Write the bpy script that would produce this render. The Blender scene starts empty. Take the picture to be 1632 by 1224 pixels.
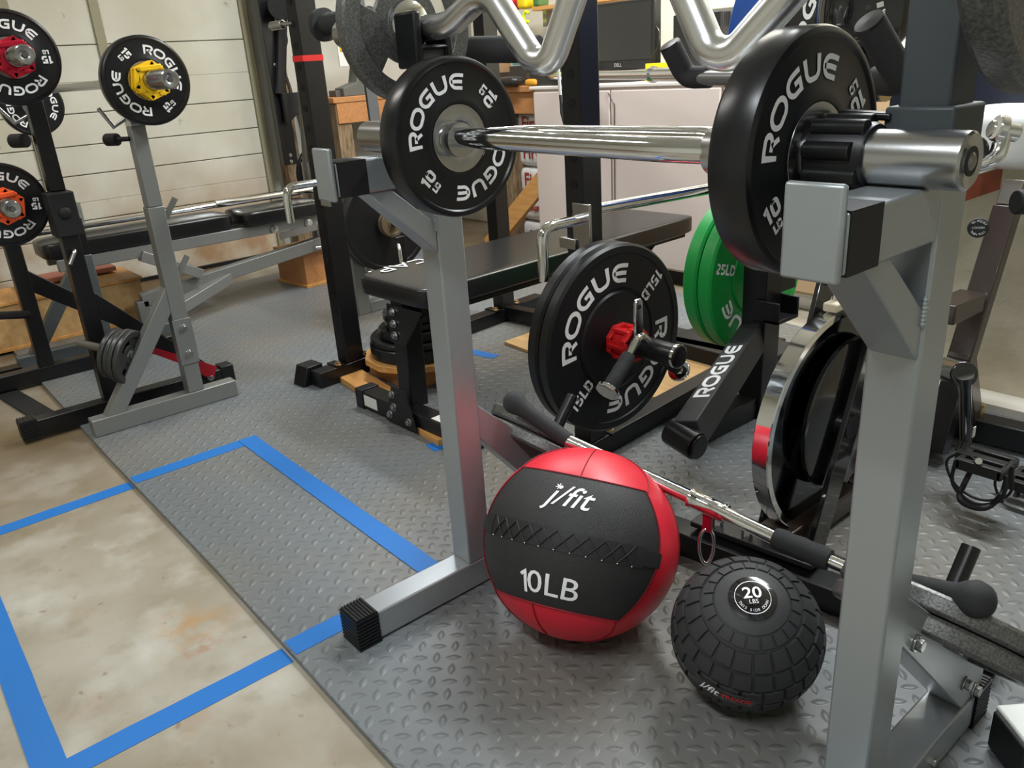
import bpy, bmesh, math, random
from math import sin, cos, pi, radians, sqrt, atan2
from mathutils import Vector, Matrix
random.seed(7)
S = bpy.context.scene
COL = S.collection
# ---------------------------------------------------------------- camera
cd = bpy.data.cameras.new('camera'); cam = bpy.data.objects.new('camera', cd); COL.objects.link(cam)
cd.sensor_width = 36.0; cd.lens = 36.0 * 1293.73 / 1632; cd.clip_start = 0.02; cd.clip_end = 60
cam.matrix_world = Matrix(((0.6454054, -0.2428228, 0.7242161, 0.0000), (0.7613058, 0.2816642, -0.5840195, 0.0000), (-0.0621725, 0.9282792, 0.3666500, 1.0000), (0, 0, 0, 1)))
S.camera = cam
S.view_settings.view_transform = 'Standard'; S.view_settings.look = 'None'
S.view_settings.gamma = 1.0; S.view_settings.exposure = 0.48
# ---------------------------------------------------------------- light
w = bpy.data.worlds.new('world'); S.world = w; w.use_nodes = True
w.node_tree.nodes['Background'].inputs[0].default_value = (0.88, 0.94, 1.0, 1)
w.node_tree.nodes['Background'].inputs[1].default_value = 0.25
def area(name, loc, sx, sy, power, col=(1, 0.97, 0.93), rot=(0, 0, 0)):
    l = bpy.data.lights.new(name, 'AREA'); l.shape = 'RECTANGLE'; l.size = sx; l.size_y = sy; l.energy = power; l.color = col
    o = bpy.data.objects.new(name, l); COL.objects.link(o); o.location = loc; o.rotation_euler = rot
    return o
area('ceiling_tube_light', (-0.9, 2.35, 2.36), 1.25, 0.14, 52, (0.92, 0.97, 1.0))
area('ceiling_tube_light', (-2.9, 2.1, 2.36), 1.25, 0.14, 30, (0.97, 0.98, 1.0))
area('ceiling_tube_light', (-2.6, -0.1, 2.36), 1.25, 0.14, 14, (1.0, 0.97, 0.92))
area('ceiling_tube_light', (-0.2, -0.5, 2.36), 1.25, 0.14, 26, (0.92, 0.97, 1.0))
area('ceiling_tube_light', (-2.1, 3.05, 2.30), 1.25, 0.12, 22, (1.0, 0.97, 0.88))
# ---------------------------------------------------------------- materials
MATS = {}
def M(name, col=(.5, .5, .5), rough=.5, metal=0., bump=None, vary=None, coat=0., spec=.5, emit=None, sheen=0.):
    if name in MATS: return MATS[name]
    m = bpy.data.materials.new(name); m.use_nodes = True; nt = m.node_tree; b = nt.nodes['Principled BSDF']
    b.inputs['Base Color'].default_value = (*col, 1); b.inputs['Roughness'].default_value = rough
    b.inputs['Metallic'].default_value = metal; b.inputs['Coat Weight'].default_value = coat
    b.inputs['Specular IOR Level'].default_value = spec
    if emit: b.inputs['Emission Color'].default_value = (*emit[0], 1); b.inputs['Emission Strength'].default_value = emit[1]
    tc = nt.nodes.new('ShaderNodeTexCoord')
    if vary:   # (scale, second colour, amount[, stretch])
        n = nt.nodes.new('ShaderNodeTexNoise'); n.inputs['Scale'].default_value = vary[0]; n.inputs['Detail'].default_value = 6
        if len(vary) > 3:
            mp = nt.nodes.new('ShaderNodeMapping'); mp.inputs['Scale'].default_value = vary[3]
            nt.links.new(tc.outputs['Object'], mp.inputs[0]); nt.links.new(mp.outputs[0], n.inputs['Vector'])
        else: nt.links.new(tc.outputs['Object'], n.inputs['Vector'])
        r = nt.nodes.new('ShaderNodeMapRange'); r.inputs[1].default_value = .35; r.inputs[2].default_value = .7; r.inputs[4].default_value = vary[2]
        nt.links.new(n.outputs[0], r.inputs[0])
        x = nt.nodes.new('ShaderNodeMix'); x.data_type = 'RGBA'; x.inputs[6].default_value = (*col, 1); x.inputs[7].default_value = (*vary[1], 1)
        nt.links.new(r.outputs[0], x.inputs[0]); nt.links.new(x.outputs[2], b.inputs['Base Color'])
    if bump:   # (scale, strength, distance)
        n = nt.nodes.new('ShaderNodeTexNoise'); n.inputs['Scale'].default_value = bump[0]; n.inputs['Detail'].default_value = 3
        nt.links.new(tc.outputs['Object'], n.inputs['Vector'])
        bp = nt.nodes.new('ShaderNodeBump'); bp.inputs['Strength'].default_value = bump[1]; bp.inputs['Distance'].default_value = bump[2]
        nt.links.new(n.outputs[0], bp.inputs['Height']); nt.links.new(bp.outputs[0], b.inputs['Normal'])
    MATS[name] = m; return m
def hexc(r, g, b):
    f = lambda c: (c / 255 / 12.92) if c / 255 <= .04045 else ((c / 255 + .055) / 1.055) ** 2.4
    return (f(r), f(g), f(b))
silver = M('silver_paint', (.36, .39, .41), .34, .55, bump=(900, .08, .001))
greyp = M('grey_paint', (.22, .225, .215), .42, .35)
dkgrey = M('charcoal_paint', (.055, .065, .072), .5, .2, bump=(700, .1, .001))
blackp = M('black_paint', (.006, .006, .007), .33, .0, spec=.45)
blackm = M('black_matte', (.012, .012, .013), .6, spec=.35)
rubber = M('black_rubber', (.0065, .007, .0085), .42, spec=.4)
rubbers = M('black_rubber_satin', (.006, .0065, .008), .3, spec=.45)
foam = M('black_foam', (.02, .021, .023), .8, bump=(500, .3, .001))
chrome = M('chrome', (.78, .79, .8), .08, 1.)
steel = M('brushed_steel', (.47, .475, .48), .25, 1., bump=(300, .04, .001))
dsteel = M('dark_steel', (.25, .25, .25), .3, 1.)
iron = M('hammertone_iron', (.085, .088, .085), .42, .55, bump=(420, .5, .0006), vary=(300, (.24, .24, .23), .7))
irond = M('black_iron', (.012, .012, .013), .28, .1, bump=(150, .2, .0005))
brass = M('brass', (.6, .42, .2), .3, 1.)
white = M('white_print', (.9, .91, .92), .5)
whitep = M('white_paint', (.78, .8, .78), .4)
red = M('red_vinyl', hexc(214, 30, 52), .42, bump=(40, .06, .003))
dred = M('dark_red_thread', hexc(140, 14, 30), .6)
redpl = M('red_plastic', hexc(226, 36, 40), .35)
redal = M('red_anodised', hexc(185, 22, 50), .3, .4)
orgpl = M('orange_plastic', hexc(240, 88, 30), .4)
yelpl = M('yellow_plastic', hexc(246, 196, 10), .4)
neon = M('neon_yellow', hexc(226, 240, 20), .5)
green = M('green_rubber', hexc(10, 150, 62), .42)
blueb = M('blue_rubber', hexc(20, 90, 190), .42)
tape = M('blue_tape', hexc(18, 106, 184), .55, bump=(120, .25, .001))
mesh_ = M('black_mesh_fabric', (.016, .016, .017), .7)
strap = M('black_webbing', (.012, .012, .013), .6)
vinyl = M('black_vinyl', (.008, .0082, .009), .27, bump=(60, .06, .002))
pine = M('pine', hexc(214, 160, 92), .55, vary=(9, hexc(176, 118, 60), .6, (1, 9, 9)))
ply = M('plywood', hexc(204, 168, 116), .55, vary=(5, hexc(172, 130, 80), .7, (1, 6, 6)))
oak = M('orange_wood', hexc(190, 134, 84), .5, vary=(9, hexc(160, 104, 58), .6, (1, 8, 8)))
oldw = M('weathered_wood', hexc(150, 128, 98), .8, vary=(14, hexc(90, 70, 50), .9, (5, 5, 1)), bump=(40, .4, .01))
redw = M('red_brown_wood', hexc(150, 66, 40), .5, vary=(12, hexc(110, 44, 26), .5))
cabm = M('cabinet_laminate', hexc(206, 192, 184), .5)
cream = M('cream_wall', hexc(228, 224, 206), .8, vary=(3, hexc(212, 206, 184), .5))
pale = M('pale_wall', hexc(206, 207, 198), .8, vary=(4, hexc(188, 186, 170), .6))
bagm = M('white_plastic_bag', hexc(214, 214, 210), .35, bump=(18, .5, .02))
bagr = M('red_print', hexc(160, 50, 34), .5)
bagy = M('yellow_print', hexc(224, 184, 40), .5)
teal = M('teal_plastic', hexc(96, 150, 146), .5)
card = M('cardboard', hexc(184, 150, 112), .8)
scr = M('dark_screen', (.022, .022, .02), .25)
bluep = M('blue_folder', hexc(60, 76, 150), .5)
yelbox = M('yellow_box', hexc(240, 206, 20), .5)
lpp = M('clear_bag', hexc(200, 198, 186), .4)
paperm = M('white_label', hexc(222, 222, 216), .6)
saddle = M('black_gloss', (.01, .01, .011), .12, coat=.6)
# floor: stained concrete
def nodes(name):
    m = bpy.data.materials.new(name); m.use_nodes = True; nt = m.node_tree
    return m, nt, nt.nodes['Principled BSDF']
def N(nt, t, **k):
    n = nt.nodes.new(t)
    for a, v in k.items():
        if a.startswith('i'): n.inputs[int(a[1:])].default_value = v
        else: setattr(n, a, v)
    return n
def math_(nt, op, a, b=None):
    n = nt.nodes.new('ShaderNodeMath'); n.operation = op
    for i, x in enumerate((a, b)):
        if x is None: continue
        if isinstance(x, (int, float)): n.inputs[i].default_value = x
        else: nt.links.new(x, n.inputs[i])
    return n.outputs[0]
def concrete():
    m, nt, b = nodes('stained_concrete'); L = nt.links.new
    tc = N(nt, 'ShaderNodeTexCoord')
    def noise(s, d, lo, hi, off=(0, 0, 0)):
        mp = N(nt, 'ShaderNodeMapping'); mp.inputs[1].default_value = off; L(tc.outputs['Object'], mp.inputs[0])
        n = N(nt, 'ShaderNodeTexNoise'); n.inputs['Scale'].default_value = s; n.inputs['Detail'].default_value = d; L(mp.outputs[0], n.inputs['Vector'])
        r = N(nt, 'ShaderNodeMapRange'); r.inputs[1].default_value = lo; r.inputs[2].default_value = hi; L(n.outputs[0], r.inputs[0]); return r.outputs[0]
    def mix(f, a, c):
        x = N(nt, 'ShaderNodeMix'); x.data_type = 'RGBA'; L(f, x.inputs[0])
        for i, q in ((6, a), (7, c)):
            if isinstance(q, tuple): x.inputs[i].default_value = (*q, 1)
            else: L(q, x.inputs[i])
        return x.outputs[2]
    c = mix(noise(2.2, 8, .35, .65), hexc(168, 163, 151), hexc(136, 127, 108))
    c = mix(noise(6, 8, .5, .75, (3, 1, 0)), c, hexc(182, 179, 170))
    c = mix(math_(nt, 'MULTIPLY', noise(1.9, 9, .50, .68, (5, 9, 0)), .75), c, hexc(112, 98, 70))
    c = mix(math_(nt, 'MULTIPLY', noise(11, 8, .56, .70, (2, 6, 0)), .45), c, hexc(128, 116, 94))
    # darker brown in patches toward the far door end of the slab
    sx = N(nt, 'ShaderNodeSeparateXYZ'); L(tc.outputs['Object'], sx.inputs[0])
    g = N(nt, 'ShaderNodeMapRange'); g.inputs[1].default_value = -1.9; g.inputs[2].default_value = -2.7; L(sx.outputs[0], g.inputs[0])
    c = mix(math_(nt, 'MULTIPLY', math_(nt, 'MULTIPLY', g.outputs[0], noise(1.7, 5, .25, .6, (7, 2, 0))), 1.0), c, hexc(104, 84, 54))
    c = mix(math_(nt, 'MULTIPLY', noise(5, 9, .62, .74, (1.3, 4.1, 0)), .4), c, hexc(150, 108, 64))
    c = mix(math_(nt, 'MULTIPLY', noise(30, 4, .66, .72), .6), c, hexc(120, 96, 70))
    # rust ring left by a can
    def ring(cx, cy, rx, ry, wd, col, c, amt):
        dx = math_(nt, 'DIVIDE', math_(nt, 'SUBTRACT', sx.outputs[0], cx), rx); dy = math_(nt, 'DIVIDE', math_(nt, 'SUBTRACT', sx.outputs[1], cy), ry)
        d = math_(nt, 'SQRT', math_(nt, 'ADD', math_(nt, 'MULTIPLY', dx, dx), math_(nt, 'MULTIPLY', dy, dy)))
        r = N(nt, 'ShaderNodeMapRange'); r.inputs[1].default_value = 1.0; r.inputs[2].default_value = 1 - wd; L(d, r.inputs[0])
        return mix(math_(nt, 'MULTIPLY', math_(nt, 'MULTIPLY', r.outputs[0], noise(22, 8, .42, .62, (2, 2, 0))), amt), c, col)
    c = ring(-1.46, .32, .1, .085, .7, hexc(164, 128, 82), c, .75)
    c = ring(-1.385, .31, .03, .05, .9, hexc(146, 84, 44), c, .85)
    L(c, b.inputs['Base Color']); b.inputs['Roughness'].default_value = .55
    n = N(nt, 'ShaderNodeTexNoise'); n.inputs['Scale'].default_value = 45; n.inputs['Detail'].default_value = 6; L(tc.outputs['Object'], n.inputs['Vector'])
    bp = N(nt, 'ShaderNodeBump'); bp.inputs['Strength'].default_value = .12; bp.inputs['Distance'].default_value = .003; L(n.outputs[0], bp.inputs['Height']); L(bp.outputs[0], b.inputs['Normal'])
    return m
def tread(name, col, rough, dirt=True):
    # diamond-plate relief: lens bumps alternating at right angles
    m, nt, b = nodes(name); L = nt.links.new
    tc = N(nt, 'ShaderNodeTexCoord'); mp = N(nt, 'ShaderNodeMapping'); mp.inputs[2].default_value = (0, 0, radians(-47)); mp.inputs[3].default_value = (1 / .0305,) * 3
    L(tc.outputs['Object'], mp.inputs[0]); s = N(nt, 'ShaderNodeSeparateXYZ'); L(mp.outputs[0], s.inputs[0])
    fx = math_(nt, 'FLOOR', s.outputs[0]); fy = math_(nt, 'FLOOR', s.outputs[1])
    par = math_(nt, 'MODULO', math_(nt, 'ABSOLUTE', math_(nt, 'ADD', fx, fy)), 2.0)
    u = math_(nt, 'SUBTRACT', math_(nt, 'SUBTRACT', s.outputs[0], fx), .5); v = math_(nt, 'SUBTRACT', math_(nt, 'SUBTRACT', s.outputs[1], fy), .5)
    au = math_(nt, 'ABSOLUTE', u); av = math_(nt, 'ABSOLUTE', v)
    mx = N(nt, 'ShaderNodeMix'); L(par, mx.inputs[0]); L(au, mx.inputs[2]); L(av, mx.inputs[3])
    my = N(nt, 'ShaderNodeMix'); L(par, my.inputs[0]); L(av, my.inputs[2]); L(au, my.inputs[3])
    a = math_(nt, 'DIVIDE', mx.outputs[0], .52); c = math_(nt, 'DIVIDE', my.outputs[0], .25)
    # lens = where c < 1 - a^2
    h = math_(nt, 'SUBTRACT', math_(nt, 'SUBTRACT', 1.0, math_(nt, 'MULTIPLY', a, a)), c)
    r = N(nt, 'ShaderNodeMapRange'); r.interpolation_type = 'SMOOTHSTEP'; r.inputs[1].default_value = -.05; r.inputs[2].default_value = .85; L(h, r.inputs[0])
    bp = N(nt, 'ShaderNodeBump'); bp.inputs['Strength'].default_value = .7; bp.inputs['Distance'].default_value = .003; L(r.outputs[0], bp.inputs['Height'])
    n2 = N(nt, 'ShaderNodeTexNoise'); n2.inputs['Scale'].default_value = 260; L(tc.outputs['Object'], n2.inputs['Vector'])
    b2 = N(nt, 'ShaderNodeBump'); b2.inputs['Strength'].default_value = .25; b2.inputs['Distance'].default_value = .0006; L(n2.outputs[0], b2.inputs['Height']); L(bp.outputs[0], b2.inputs['Normal'])
    L(b2.outputs[0], b.inputs['Normal'])
    n = N(nt, 'ShaderNodeTexNoise'); n.inputs['Scale'].default_value = 1.6; n.inputs['Detail'].default_value = 6; L(tc.outputs['Object'], n.inputs['Vector'])
    rr = N(nt, 'ShaderNodeMapRange'); rr.inputs[1].default_value = .42; rr.inputs[2].default_value = .68; rr.inputs[4].default_value = .7; L(n.outputs[0], rr.inputs[0])
    x = N(nt, 'ShaderNodeMix'); x.data_type = 'RGBA'; x.inputs[6].default_value = (*col, 1); x.inputs[7].default_value = (*hexc(118, 110, 96), 1)
    L(rr.outputs[0], x.inputs[0]); L(x.outputs[2], b.inputs['Base Color']); b.inputs['Roughness'].default_value = rough
    return m
conc = concrete()
matm = tread('diamond_tread_rubber', hexc(106, 111, 114), .42)
def wallpanel():
    m, nt, b = nodes('painted_door_panel'); L = nt.links.new
    tc = N(nt, 'ShaderNodeTexCoord'); s = N(nt, 'ShaderNodeSeparateXYZ'); L(tc.outputs['Object'], s.inputs[0])
    def noise(sc, d, lo, hi, off=(0, 0, 0), st=(1, 1, 1)):
        mp = N(nt, 'ShaderNodeMapping'); mp.inputs[1].default_value = off; mp.inputs[3].default_value = st; L(tc.outputs['Object'], mp.inputs[0])
        n = N(nt, 'ShaderNodeTexNoise'); n.inputs['Scale'].default_value = sc; n.inputs['Detail'].default_value = d; L(mp.outputs[0], n.inputs['Vector'])
        r = N(nt, 'ShaderNodeMapRange'); r.inputs[1].default_value = lo; r.inputs[2].default_value = hi; L(n.outputs[0], r.inputs[0]); return r.outputs[0]
    def mix(f, a, c):
        x = N(nt, 'ShaderNodeMix'); x.data_type = 'RGBA'; L(f, x.inputs[0])
        for i, q in ((6, a), (7, c)):
            if isinstance(q, tuple): x.inputs[i].default_value = (*q, 1)
            else: L(q, x.inputs[i])
        return x.outputs[2]
    c = mix(noise(2, 6, .4, .65), hexc(212, 211, 198), hexc(198, 194, 174))
    lowz = N(nt, 'ShaderNodeMapRange'); lowz.inputs[1].default_value = .75; lowz.inputs[2].default_value = .1; L(s.outputs[2], lowz.inputs[0])
    c = mix(math_(nt, 'MULTIPLY', math_(nt, 'MULTIPLY', lowz.outputs[0], noise(3.2, 8, .38, .62, (4, 0, 1))), .8), c, hexc(150, 104, 50))
    c = mix(math_(nt, 'MULTIPLY', noise(9, 9, .69, .73, (4, 0, 1)), .5), c, hexc(120, 96, 66))
    L(c, b.inputs['Base Color']); b.inputs['Roughness'].default_value = .75
    return m
doorm = wallpanel()
# ---------------------------------------------------------------- mesh helpers
V3 = Vector
class B:
    def __init__(s): s.v = []; s.f = []; s.m = []
    def add(s, vs, fs, m=0):
        o = len(s.v); s.v += [V3(p) for p in vs]; s.f += [tuple(i + o for i in f) for f in fs]; s.m += [m] * len(fs); return s
    def box(s, x0, x1, y0, y1, z0, z1, m=0, T=None):
        vs = [V3((x, y, z)) for x in (x0, x1) for y in (y0, y1) for z in (z0, z1)]
        if T: vs = [T @ p for p in vs]
        return s.add(vs, [(0, 1, 3, 2), (4, 6, 7, 5), (0, 4, 5, 1), (2, 3, 7, 6), (0, 2, 6, 4), (1, 5, 7, 3)], m)
    def beam(s, a, b, wd, ht, up=(0, 0, 1), m=0, ext=0):
        a = V3(a); b = V3(b); d = (b - a).normalized(); a -= d * ext; b += d * ext
        up = V3(up); sd = d.cross(up).normalized(); u = sd.cross(d).normalized()
        vs = [p + sd * wd / 2 * i + u * ht / 2 * j for p in (a, b) for (i, j) in ((-1, -1), (1, -1), (1, 1), (-1, 1))]
        return s.add(vs, [(3, 2, 1, 0), (4, 5, 6, 7), (0, 1, 5, 4), (1, 2, 6, 5), (2, 3, 7, 6), (3, 0, 4, 7)], m)
    def tube(s, path, r, n=18, cap=True, m=0, closed=False):
        P = [V3(p) for p in path]; k = len(P); R = r if isinstance(r, (list, tuple)) else [r] * k
        tan = []
        for i in range(k):
            if closed: t = (P[(i + 1) % k] - P[i - 1])
            else: t = P[min(i + 1, k - 1)] - P[max(i - 1, 0)]
            tan.append(t.normalized() if t.length > 1e-9 else V3((0, 0, 1)))
        ref = V3((0, 0, 1)) if abs(tan[0].z) < .9 else V3((1, 0, 0))
        u = tan[0].cross(ref).normalized(); vs = []
        for i in range(k):
            if i: u = (u - tan[i] * u.dot(tan[i])).normalized()
            w_ = tan[i].cross(u)
            vs += [P[i] + (u * cos(2 * pi * j / n) + w_ * sin(2 * pi * j / n)) * R[i] for j in range(n)]
        fs = []
        for i in range(k if closed else k - 1):
            a = i * n; b_ = ((i + 1) % k) * n
            fs += [(a + j, a + (j + 1) % n, b_ + (j + 1) % n, b_ + j) for j in range(n)]
        if cap and not closed: fs += [tuple(reversed(range(n))), tuple((k - 1) * n + j for j in range(n))]
        return s.add(vs, fs, m)
    def lathe(s, prof, o=(0, 0, 0), ax=(1, 0, 0), n=64, m=0):
        # prof: list of (radius, height along axis)
        o = V3(o); ax = V3(ax).normalized(); ref = V3((0, 0, 1)) if abs(ax.z) < .9 else V3((1, 0, 0))
        u = ax.cross(ref).normalized(); w_ = ax.cross(u); vs = []
        for (r, h) in prof: vs += [o + ax * h + (u * cos(2 * pi * j / n) + w_ * sin(2 * pi * j / n)) * max(r, 1e-5) for j in range(n)]
        fs = []
        for i in range(len(prof) - 1):
            a = i * n; c = a + n
            fs += [(a + j, a + (j + 1) % n, c + (j + 1) % n, c + j) for j in range(n)]
        return s.add(vs, fs, m)
    def cyl(s, a, b, r, n=28, m=0, r2=None):
        return s.tube([a, b], [r, r if r2 is None else r2], n, True, m)
    def ball(s, c, r, n=32, sc=(1, 1, 1), m=0):
        c = V3(c); k = n // 2
        vs = [c + V3((sin(pi * i / k) * cos(2 * pi * j / n) * r * sc[0], sin(pi * i / k) * sin(2 * pi * j / n) * r * sc[1], cos(pi * i / k) * r * sc[2])) for i in range(1, k) for j in range(n)]
        fs = [(i * n + j, (i + 1) * n + j, (i + 1) * n + (j + 1) % n, i * n + (j + 1) % n) for i in range(k - 2) for j in range(n)]
        t = len(vs); vs += [c + V3((0, 0, r * sc[2])), c - V3((0, 0, r * sc[2]))]
        fs += [(t, j, (j + 1) % n) for j in range(n)] + [(t + 1, (k - 2) * n + (j + 1) % n, (k - 2) * n + j) for j in range(n)]
        return s.add(vs, fs, m)
    def prism(s, poly, o, U, Vv, t, m=0):
        o = V3(o); U = V3(U); Vv = V3(Vv); Nn = U.cross(Vv).normalized(); k = len(poly)
        a = [o + U * x + Vv * y for x, y in poly]; b = [p + Nn * t for p in a]
        fs = [tuple(reversed(range(k))), tuple(range(k, 2 * k))] + [(i, (i + 1) % k, k + (i + 1) % k, k + i) for i in range(k)]
        return s.add(a + b, fs, m)
    def puff(s, c, size, e=.45, n=28, T=None, m=0):
        # soft box (superellipsoid)
        c = V3(c); k = n // 2; sg = lambda x, p: math.copysign(abs(x) ** p, x); vs = []
        for i in range(k + 1):
            ph = -pi / 2 + pi * i / k
            for j in range(n):
                th = 2 * pi * j / n
                p = V3((sg(cos(ph), e) * sg(cos(th), e) * size[0] / 2, sg(cos(ph), e) * sg(sin(th), e) * size[1] / 2, sg(sin(ph), e) * size[2] / 2))
                vs.append(c + ((T @ p) if T else p))
        fs = [(i * n + j, i * n + (j + 1) % n, (i + 1) * n + (j + 1) % n, (i + 1) * n + j) for i in range(k) for j in range(n)]
        return s.add(vs, fs, m)
def fillet(P, r, n=6):
    P = [V3(p) for p in P]; out = [P[0]]
    for i in range(1, len(P) - 1):
        a = (P[i - 1] - P[i]); b = (P[i + 1] - P[i]); q = min(r, a.length * .49, b.length * .49)
        a = P[i] + a.normalized() * q; b = P[i] + b.normalized() * q
        out += [a * (1 - t) ** 2 + P[i] * 2 * t * (1 - t) + b * t * t for t in [k / n for k in range(n + 1)]]
    return out + [P[-1]]
ROOT = {}
def thing(name, label, cat, loc=(0, 0, 0), rot=None, group=None):
    o = bpy.data.objects.new(name, None); o.empty_display_size = .05; COL.objects.link(o)
    mt = Matrix.Translation(V3(loc)) @ (rot.to_4x4() if rot is not None else Matrix.Identity(4))
    o.matrix_world = mt; ROOT[o.name] = mt
    o['label'] = label; o['category'] = cat
    if group: o['group'] = group
    return o
def part(name, b, mat, parent=None, bevel=0, local=False, label=None, smooth=40, sub=None):
    me = bpy.data.meshes.new(name)
    vs = b.v
    rt = parent
    if parent is not None and not local:
        while rt.parent is not None: rt = rt.parent
        inv = ROOT.get(rt.name, Matrix.Identity(4)).inverted(); vs = [inv @ p for p in vs]
    me.from_pydata([tuple(p) for p in vs], [], b.f)
    mats = mat if isinstance(mat, (list, tuple)) else [mat]
    for q in mats: me.materials.append(q)
    if len(mats) > 1: me.polygons.foreach_set('material_index', b.m)
    me.polygons.foreach_set('use_smooth', [True] * len(me.polygons)); me.update()
    me.set_sharp_from_angle(angle=radians(smooth))
    o = bpy.data.objects.new(name, me); COL.objects.link(o)
    if parent is not None: o.parent = parent
    if bevel:
        md = o.modifiers.new('bevel', 'BEVEL'); md.width = bevel; md.segments = 2; md.limit_method = 'ANGLE'; md.angle_limit = radians(35); md.harden_normals = False
    if label: o['label'] = label
    return o
def solo(name, b, mat, label, cat, group=None, bevel=0, loc=None, smooth=40):
    loc = V3(loc) if loc is not None else V3((sum(p.x for p in b.v) / len(b.v), sum(p.y for p in b.v) / len(b.v), min(p.z for p in b.v)))
    c = B(); c.v = [p - loc for p in b.v]; c.f = b.f; c.m = b.m
    o = part(name, c, mat, None, bevel, smooth=smooth); o.location = loc
    o['label'] = label; o['category'] = cat
    if group: o['group'] = group
    return o
def struct(name, b, mat, bevel=0):
    o = part(name, b, mat, None, bevel); o['kind'] = 'structure'; return o
def copy_tree(o, loc=None, label=None, parent=None):
    c = o.copy(); COL.objects.link(c)
    if parent is not None: c.parent = parent
    if loc is not None:
        mt = Matrix.Translation(V3(loc)) @ o.matrix_basis.to_3x3().to_4x4(); c.matrix_basis = mt; ROOT[c.name] = mt
    if label: c['label'] = label
    for ch in list(o.children): copy_tree(ch, parent=c)
    return c
# ---------------------------------------------------------------- lettering
def arc(cx, cy, r, a0, a1, n=6): return [(cx + r * cos(radians(a0 + (a1 - a0) * i / n)), cy + r * sin(radians(a0 + (a1 - a0) * i / n))) for i in range(n + 1)]
G = {
 'R': (1.05, [[(.12, 0), (.12, .88), (.6, .88)] + arc(.66, .65, .23, 90, -90, 7) + [(.5, .42), (.36, .42)], [(.56, .42), (.93, .0)]]),
 'O': (1.14, [arc(.4, .5, .38, 90, 270, 10)[0:] + arc(.7, .5, .38, -90, 90, 10) + [(.4, .88)]]),
 'G': (1.1, [[(1.0, .88)] + arc(.5, .5, .38, 90, 270, 10) + [(.9, .12), (.9, .5), (.55, .5)]]),
 'U': (1.1, [[(.12, 1.0), (.12, .42)] + arc(.42, .42, .3, 180, 270, 5) + arc(.66, .42, .3, 270, 360, 5) + [(.96, 1.0)]]),
 'E': (1.02, [[(1.0, .88)] + arc(.5, .5, .38, 90, 270, 10) + [(1.0, .12)], [(.13, .5), (.95, .5)]]),
 '1': (.5, [[(.02, .78), (.3, .9), (.3, 0)]]),
 '0': (.78, [[(.3, .88)] + arc(.32, .68, .2, 90, 180, 4) + arc(.32, .32, .2, 180, 270, 4) + arc(.46, .32, .2, 270, 360, 4) + arc(.46, .68, .2, 0, 90, 4) + [(.3, .88)]]),
 '5': (.78, [[(.68, .88), (.14, .88), (.14, .55), (.46, .55)] + arc(.44, .335, .215, 90, -90, 6) + [(.1, .12)]]),
 '2': (.78, [[(.1, .86), (.42, .88)] + arc(.44, .68, .2, 90, -50, 5) + [(.12, .12), (.7, .12)]]),
 'L': (.62, [[(.12, 1.0), (.12, .12), (.6, .12)]]),
 'B': (.78, [[(.12, .0), (.12, 1.0)], [(.12, .88)] + arc(.46, .7, .18, 90, -90, 5) + [(.12, .52)], [(.3, .52)] + arc(.48, .32, .2, 90, -90, 5) + [(.12, .12)]]),
 'C': (.95, [[(.9, .88), (.3, .88)] + arc(.32, .68, .2, 90, 180, 3) + arc(.32, .32, .2, 180, 270, 3) + [(.9, .12)]]),
 'A': (1.0, [[(.05, 0), (.5, .9), (.95, 0)], [(.28, .28), (.75, .28)]]),
 'P': (.85, [[(.12, 0), (.12, .88), (.5, .88)] + arc(.52, .67, .21, 90, -90, 5) + [(.12, .46)]]),
 '4': (.8, [[(.5, 0), (.5, .9), (.08, .3), (.74, .3)]]),
 '.': (.35, [[(.08, .12), (.24, .12)]]),
 ' ': (.4, []),
}
def lay(txt, sp=.1):
    x = 0; out = []
    for ch in txt:
        wd, st = G[ch]; out += [[(x + a, b_) for a, b_ in p] for p in st]; x += wd + sp
    return out, x - sp
def ribbon(b, pl, t, fn, step=.12, m=0):
    # dense 2-D polyline -> flat strip of width t mapped through fn(x, y)
    P = [Vector(p) for p in pl]; Q = [P[0]]
    for a, c in zip(P, P[1:]):
        if (c - a).length < 1e-6: continue
        k = max(1, int((c - a).length / step)); Q += [a.lerp(c, i / k) for i in range(1, k + 1)]
    closed = (Q[0] - Q[-1]).length < 1e-4; n = len(Q); vs = []
    for i in range(n):
        pr = Q[i] - Q[i - 1] if i else ((Q[-1] - Q[-2]) if closed else Q[1] - Q[0])
        nx = Q[i + 1] - Q[i] if i < n - 1 else ((Q[1] - Q[0]) if closed else Q[-1] - Q[-2])
        pr = pr.normalized(); nx = nx.normalized(); na = Vector((-pr.y, pr.x)); nb = Vector((-nx.y, nx.x)); nn = na + nb
        nn = nn.normalized() if nn.length > .1 else na
        k = min(1 / max(nn.dot(na), .3), 1.6)
        vs += [fn(*(Q[i] + nn * t / 2 * k)), fn(*(Q[i] - nn * t / 2 * k))]
    b.add(vs, [(2 * i, 2 * i + 1, 2 * i + 3, 2 * i + 2) for i in range(n - 1)], m)
def arctext(b, txt, Rb, size, alpha, fn, t=.22, sp=.1, m=0, wx=1.0):
    # letters along a circle of base radius Rb, tops outward, centred at angle alpha (degrees); fn(u, v) -> 3-D
    st, W = lay(txt, sp)
    def f(x, y):
        th = radians(alpha) - (x - W / 2) * size * wx / (Rb + size * .5); r = Rb + y * size
        return fn(r * cos(th), r * sin(th))
    for p in st: ribbon(b, p, t, f, m=m)
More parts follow.
